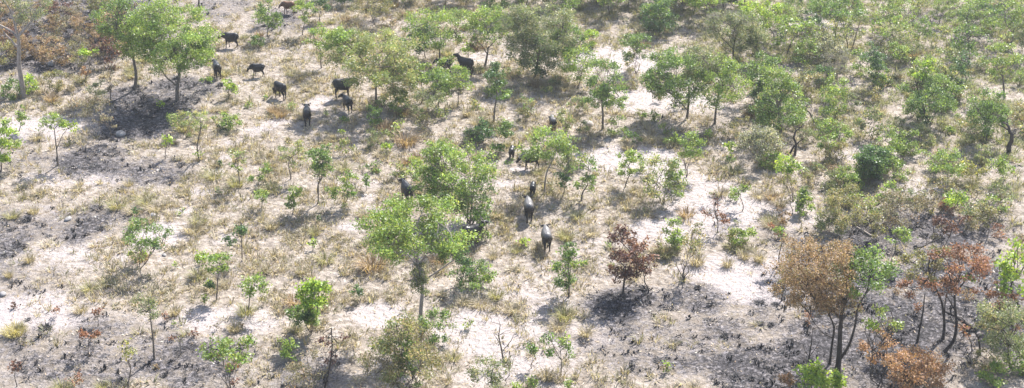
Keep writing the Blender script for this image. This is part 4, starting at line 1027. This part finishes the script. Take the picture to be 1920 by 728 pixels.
def buffalo_meshes(pose, hide):
    head_down = pose.get('down', 0.0); yaw = pose.get('yaw', 0.0); up = pose.get('up', 0.0)
    st = pose.get('stride', 0.0)
    bm = bmesh.new()
    def add(Vv, q, caps):
        vs = [bm.verts.new(v) for v in Vv]
        for f in list(q) + list(caps):
            bm.faces.new([vs[k] for k in f])
    body = [((-1.10, 0, 1.14), .10, .13, 0), ((-1.04, 0, 1.12), .22, .24, 0), ((-0.88, 0, 1.10), .33, .35, 0), ((-0.62, 0, 1.07), .37, .41, 0), ((-0.3, 0, 1.01), .41, .44, 0), ((0.05, 0, 1.0), .42, .455, 0),
            ((0.35, 0, 1.03), .38, .46, 0), ((0.6, 0, 1.08), .30, .42, 0), ((0.8, 0, 1.12), .21, .33, -.1)]
    add(*ring_loft(body))
    # neck and head follow a bent line
    nk0 = np.array((0.7, 0, 1.16)); ang = 0.22 + up * 0.75 - head_down * 1.25
    def step(p, l, a, y_):
        return p + l * np.array((math.cos(a) * math.cos(y_), math.cos(a) * math.sin(y_), math.sin(a)))
    p1 = step(nk0, 0.28, ang, yaw * .4); p2 = step(p1, 0.24, ang, yaw * .8)
    ha = -0.62 + up * 0.75 - head_down * 0.55
    h1 = step(p2, 0.10, ha * 0.4, yaw); h2 = step(h1, 0.2, ha, yaw); h3 = step(h2, 0.2, ha, yaw); h4 = step(h3, 0.09, ha, yaw)
    add(*ring_loft([(tuple(nk0), .22, .32, ang), (tuple(p1), .165, .255, ang), (tuple(p2), .135, .20, ang * .6)]))
    add(*ring_loft([(tuple(p2 - (h2 - h1) * .3), .10, .14, ha * .5), (tuple(h1), .135, .165, ha * .8), (tuple(h2), .125, .145, ha), (tuple(h3), .095, .105, ha), (tuple(h4), .085, .08, ha), (tuple(h4 + (h4 - h3) * .3), .05, .045, ha)]))
    def leg(pts):
        P = np.array([p[:3] for p in pts]); r = np.array([p[3] for p in pts])
        Vv, Fs = tubes([(P, r)], 9)
        vs = [bm.verts.new(v) for v in Vv]
        for f in Fs:
            for k in f:
                bm.faces.new([vs[j] for j in k])
        bm.faces.new([vs[k] for k in range(9)][::-1])
    for s_, ph in ((1, 1), (-1, -1)):
        d = st * ph
        leg([(0.46, .20 * s_, 1.0, .19), (0.46 + d * .3, .21 * s_, .72, .115), (0.47 + d * .65, .20 * s_, .45, .078), (0.47 + d * .9, .20 * s_, .16, .056), (0.49 + d, .20 * s_, .06, .078), (0.50 + d, .20 * s_, 0.0, .085)])
        d = -st * ph
        leg([(-.74, .19 * s_, 1.02, .26), (-.66 + d * .3, .20 * s_, .74, .165), (-.88 + d * .6, .19 * s_, .46, .085), (-.84 + d * .9, .19 * s_, .16, .058), (-.81 + d, .19 * s_, .06, .076), (-.80 + d, .19 * s_, 0.0, .085)])
    me = bpy.data.meshes.new('buffalo_source'); bm.to_mesh(me); bm.free()
    ob = bpy.data.objects.new('buffalo_source', me); COL.objects.link(ob)
    rm = ob.modifiers.new('r', 'REMESH'); rm.mode = 'VOXEL'; rm.voxel_size = 0.044
    sm = ob.modifiers.new('s', 'SMOOTH'); sm.iterations = 3; sm.factor = 0.5
    dg = bpy.context.evaluated_depsgraph_get(); dg.update()
    out = bpy.data.meshes.new_from_object(ob.evaluated_get(dg))
    out.name = 'body'
    SX = np.array((0.81, 1.06, 1.22))
    def fit(me_):
        c_ = np.empty(len(me_.vertices) * 3, np.float32); me_.vertices.foreach_get('co', c_)
        me_.vertices.foreach_set('co', (c_.reshape(-1, 3) * SX).astype(np.float32).ravel()); me_.update()
    fit(out)
    bpy.data.objects.remove(ob); bpy.data.meshes.remove(me)
    out.materials.clear(); out.materials.append(hide); out.shade_smooth()
    # horns, ears, tail
    fw = np.array((math.cos(yaw), math.sin(yaw), 0)); sd_ = np.array((-math.sin(yaw), math.cos(yaw), 0)); zz = np.array((0, 0, 1.0))
    crown_ = h1 + zz * 0.11
    horns, ears = [], []
    for s_ in (1, -1):
        b0 = crown_ + sd_ * s_ * 0.08
        P = np.array([b0, b0 + sd_ * s_ * .16 - fw * .03, b0 + sd_ * s_ * .29 - fw * .10 + zz * .04, b0 + sd_ * s_ * .33 - fw * .19 + zz * .13, b0 + sd_ * s_ * .27 - fw * .25 + zz * .22])
        V_, F_ = tubes([(P, np.array((.055, .05, .04, .027, .01)))], 8)
        horns.append(mesh_np('horn', V_, F_, M_HORN, smooth=True))
        e0 = h1 + sd_ * s_ * 0.11 + zz * 0.02
        P = np.array([e0, e0 + sd_ * s_ * .08 - fw * .02, e0 + sd_ * s_ * .17 - fw * .05 - zz * .03, e0 + sd_ * s_ * .22 - fw * .06 - zz * .05])
        V_, F_ = tubes([(P, np.array((.025, .055, .045, .01)))], 8)
        ears.append(mesh_np('ear', V_, F_, hide, smooth=True))
    P = np.array([(-1.06, 0, 1.28), (-1.16, 0.01, 1.12), (-1.17, .02, .85), (-1.14, .03, .62), (-1.13, .03, .52), (-1.12, .03, .40)])
    V_, F_ = tubes([(P, np.array((.04, .032, .024, .02, .04, .012)))], 7)
    tail = mesh_np('tail', V_, F_, hide, smooth=True)
    for m_ in horns + ears + [tail]:
        fit(m_)
    return out, horns, ears, tail

POSES = {'stand': {'stride': .05}, 'walk': {'stride': .16, 'down': .12}, 'graze': {'down': 1.0, 'stride': .12}, 'up': {'up': .75, 'stride': .06}, 'look': {'yaw': .55, 'up': .15, 'stride': .08}, 'low': {'down': .4, 'stride': .14}}
HIDES = {'black': M_HIDE, 'dusty': M_HIDE_G, 'brown': M_HIDE_B}
_bcache = {}
def buffalo(px, py, heading, size, pose, hide, label):
    key = (pose, hide)
    if key not in _bcache:
        _bcache[key] = buffalo_meshes(POSES[pose], HIDES[hide])
    body, horns, ears, tail = _bcache[key]
    g = ground(px, py)
    root = empty('buffalo', g + np.array((0, 0, 0.01)), label, 'buffalo', 'buffalo herd')
    root.rotation_euler = (0, 0, math.radians(heading)); root.scale = (size,) * 3
    link(bpy.data.objects.new('body', body), root)
    for m_ in horns:
        link(bpy.data.objects.new('horn', m_), root)
    for m_ in ears:
        link(bpy.data.objects.new('ear', m_), root)
    link(bpy.data.objects.new('tail', tail), root)

buffalo(434, 90, 176, .93, 'walk', 'black', 'black buffalo walking in profile above the large forked tree')
buffalo(408, 145, 112, .90, 'stand', 'black', 'black buffalo half hidden by the large forked tree crown')
buffalo(484, 145, 182, .80, 'low', 'black', 'slim young buffalo in profile with lowered head')
buffalo(526, 184, 140, .90, 'graze', 'black', 'grazing buffalo with head in the grass')
buffalo(577, 232, 98, .90, 'stand', 'black', 'buffalo seen from behind on the straw trail near the grazing one')
buffalo(645, 183, 6, 1.08, 'stand', 'black', 'large glossy black bull in profile beside the broad pale tree')
buffalo(652, 209, 122, .84, 'look', 'black', 'smaller buffalo standing just before the large bull')
buffalo(873, 140, 152, 1.0, 'up', 'black', 'black buffalo with raised head reaching into a small tree')
buffalo(834, 138, 172, .85, 'stand', 'black', 'black buffalo hidden behind the leafy thicket shrubs')
buffalo(960, 297, 82, .62, 'low', 'black', 'lone black calf on the trail seen from behind')
buffalo(763, 378, 116, .96, 'stand', 'black', 'black buffalo entering the large many-stemmed thicket')
buffalo(991, 410, 95, .95, 'walk', 'dusty', 'grey-backed buffalo walking away behind its calf')
buffalo(999, 366, 86, .62, 'low', 'black', 'dark calf just ahead of a walking adult')
buffalo(1024, 466, 96, .95, 'walk', 'dusty', 'last grey-backed buffalo of the file walking away on straw')
buffalo(1036, 243, 100, .72, 'low', 'dusty', 'grey buffalo behind a yellowish shrub')
buffalo(994, 318, 188, .90, 'low', 'dusty', 'buffalo standing beneath the umbrella-crowned tree')
buffalo(886, 460, 20, .98, 'up', 'black', 'black buffalo feeding on leaves beside the spreading tree')
buffalo(541, 26, 178, .80, 'low', 'brown', 'reddish brown calf on blackened ground beyond the herd')
# ------------------------------------------------------------------ look-alikes are told apart by the plant or animal they stand beside
tops = [o for o in sc.objects if o.parent is None and 'label' in o.keys() and 'category' in o.keys()]
heroes = [o for o in tops if 'group' not in o.keys() or o['group'] == 'buffalo herd']
heroes = [o for o in heroes if o['category'] != 'log' and len(o['label'].split()) <= 11]
HP = np.array([o.location[:2] for o in heroes])
PRE = {'straw grass tussocks': 'straw-yellow grass tussock', 'olive grass tussocks': 'olive grass tussock', 'brown grass tussocks': 'brown grass tussock', 'burnt grass stumps': 'blackened tussock stump'}
for o in tops:
    g = o.get('group')
    if not g or g == 'buffalo herd':
        continue
    d = np.hypot(*(HP - np.array(o.location[:2])).T)
    k = int(np.argmin(d))
    pre = PRE.get(g) or ' '.join(o['label'].split(' in ')[0].split(' on ')[0].split(' above')[0].split(' dotted')[0].split(' scattered')[0].split()[:4])
    if d[k] < 5.0:
        if 'clearing' in g and 'shrub' in pre:
            pre = pre.replace('shrub', 'low shrub')
        elif 'above the black' in g:
            pre = pre.replace('shrub', 'bush')
        new = pre + (' beside the ' if d[k] < 2.5 else ' near the ') + heroes[k]['label']
        if len(new.split()) <= 16:
            o['label'] = new

hz = bpy.data.materials.new('haze'); hz.use_nodes = True
hz.node_tree.nodes.clear()
vo = hz.node_tree.nodes.new('ShaderNodeVolumePrincipled')
vo.inputs['Color'].default_value = (0.93, 0.95, 1.0, 1)
vo.inputs['Density'].default_value = 0.00028
vo.inputs['Anisotropy'].default_value = 0.35
ou = hz.node_tree.nodes.new('ShaderNodeOutputMaterial')
hz.node_tree.links.new(vo.outputs[0], ou.inputs['Volume'])
HX, HY0, HY1, HZ0, HZ1 = 4700, -4600, 4800, -3.0, 60.0
hv = np.array([(x, y, z_) for z_ in (HZ0, HZ1) for y in (HY0, HY1) for x in (-HX, HX)], float)
hf = np.array([(0, 2, 3, 1), (4, 5, 7, 6), (0, 1, 5, 4), (2, 6, 7, 3), (0, 4, 6, 2), (1, 3, 7, 5)])
ho = link(bpy.data.objects.new('haze', mesh_np('haze', hv, [hf], hz)))
ho['kind'] = 'stuff'; ho['label'] = 'thin pale smoke haze hanging over the savanna'
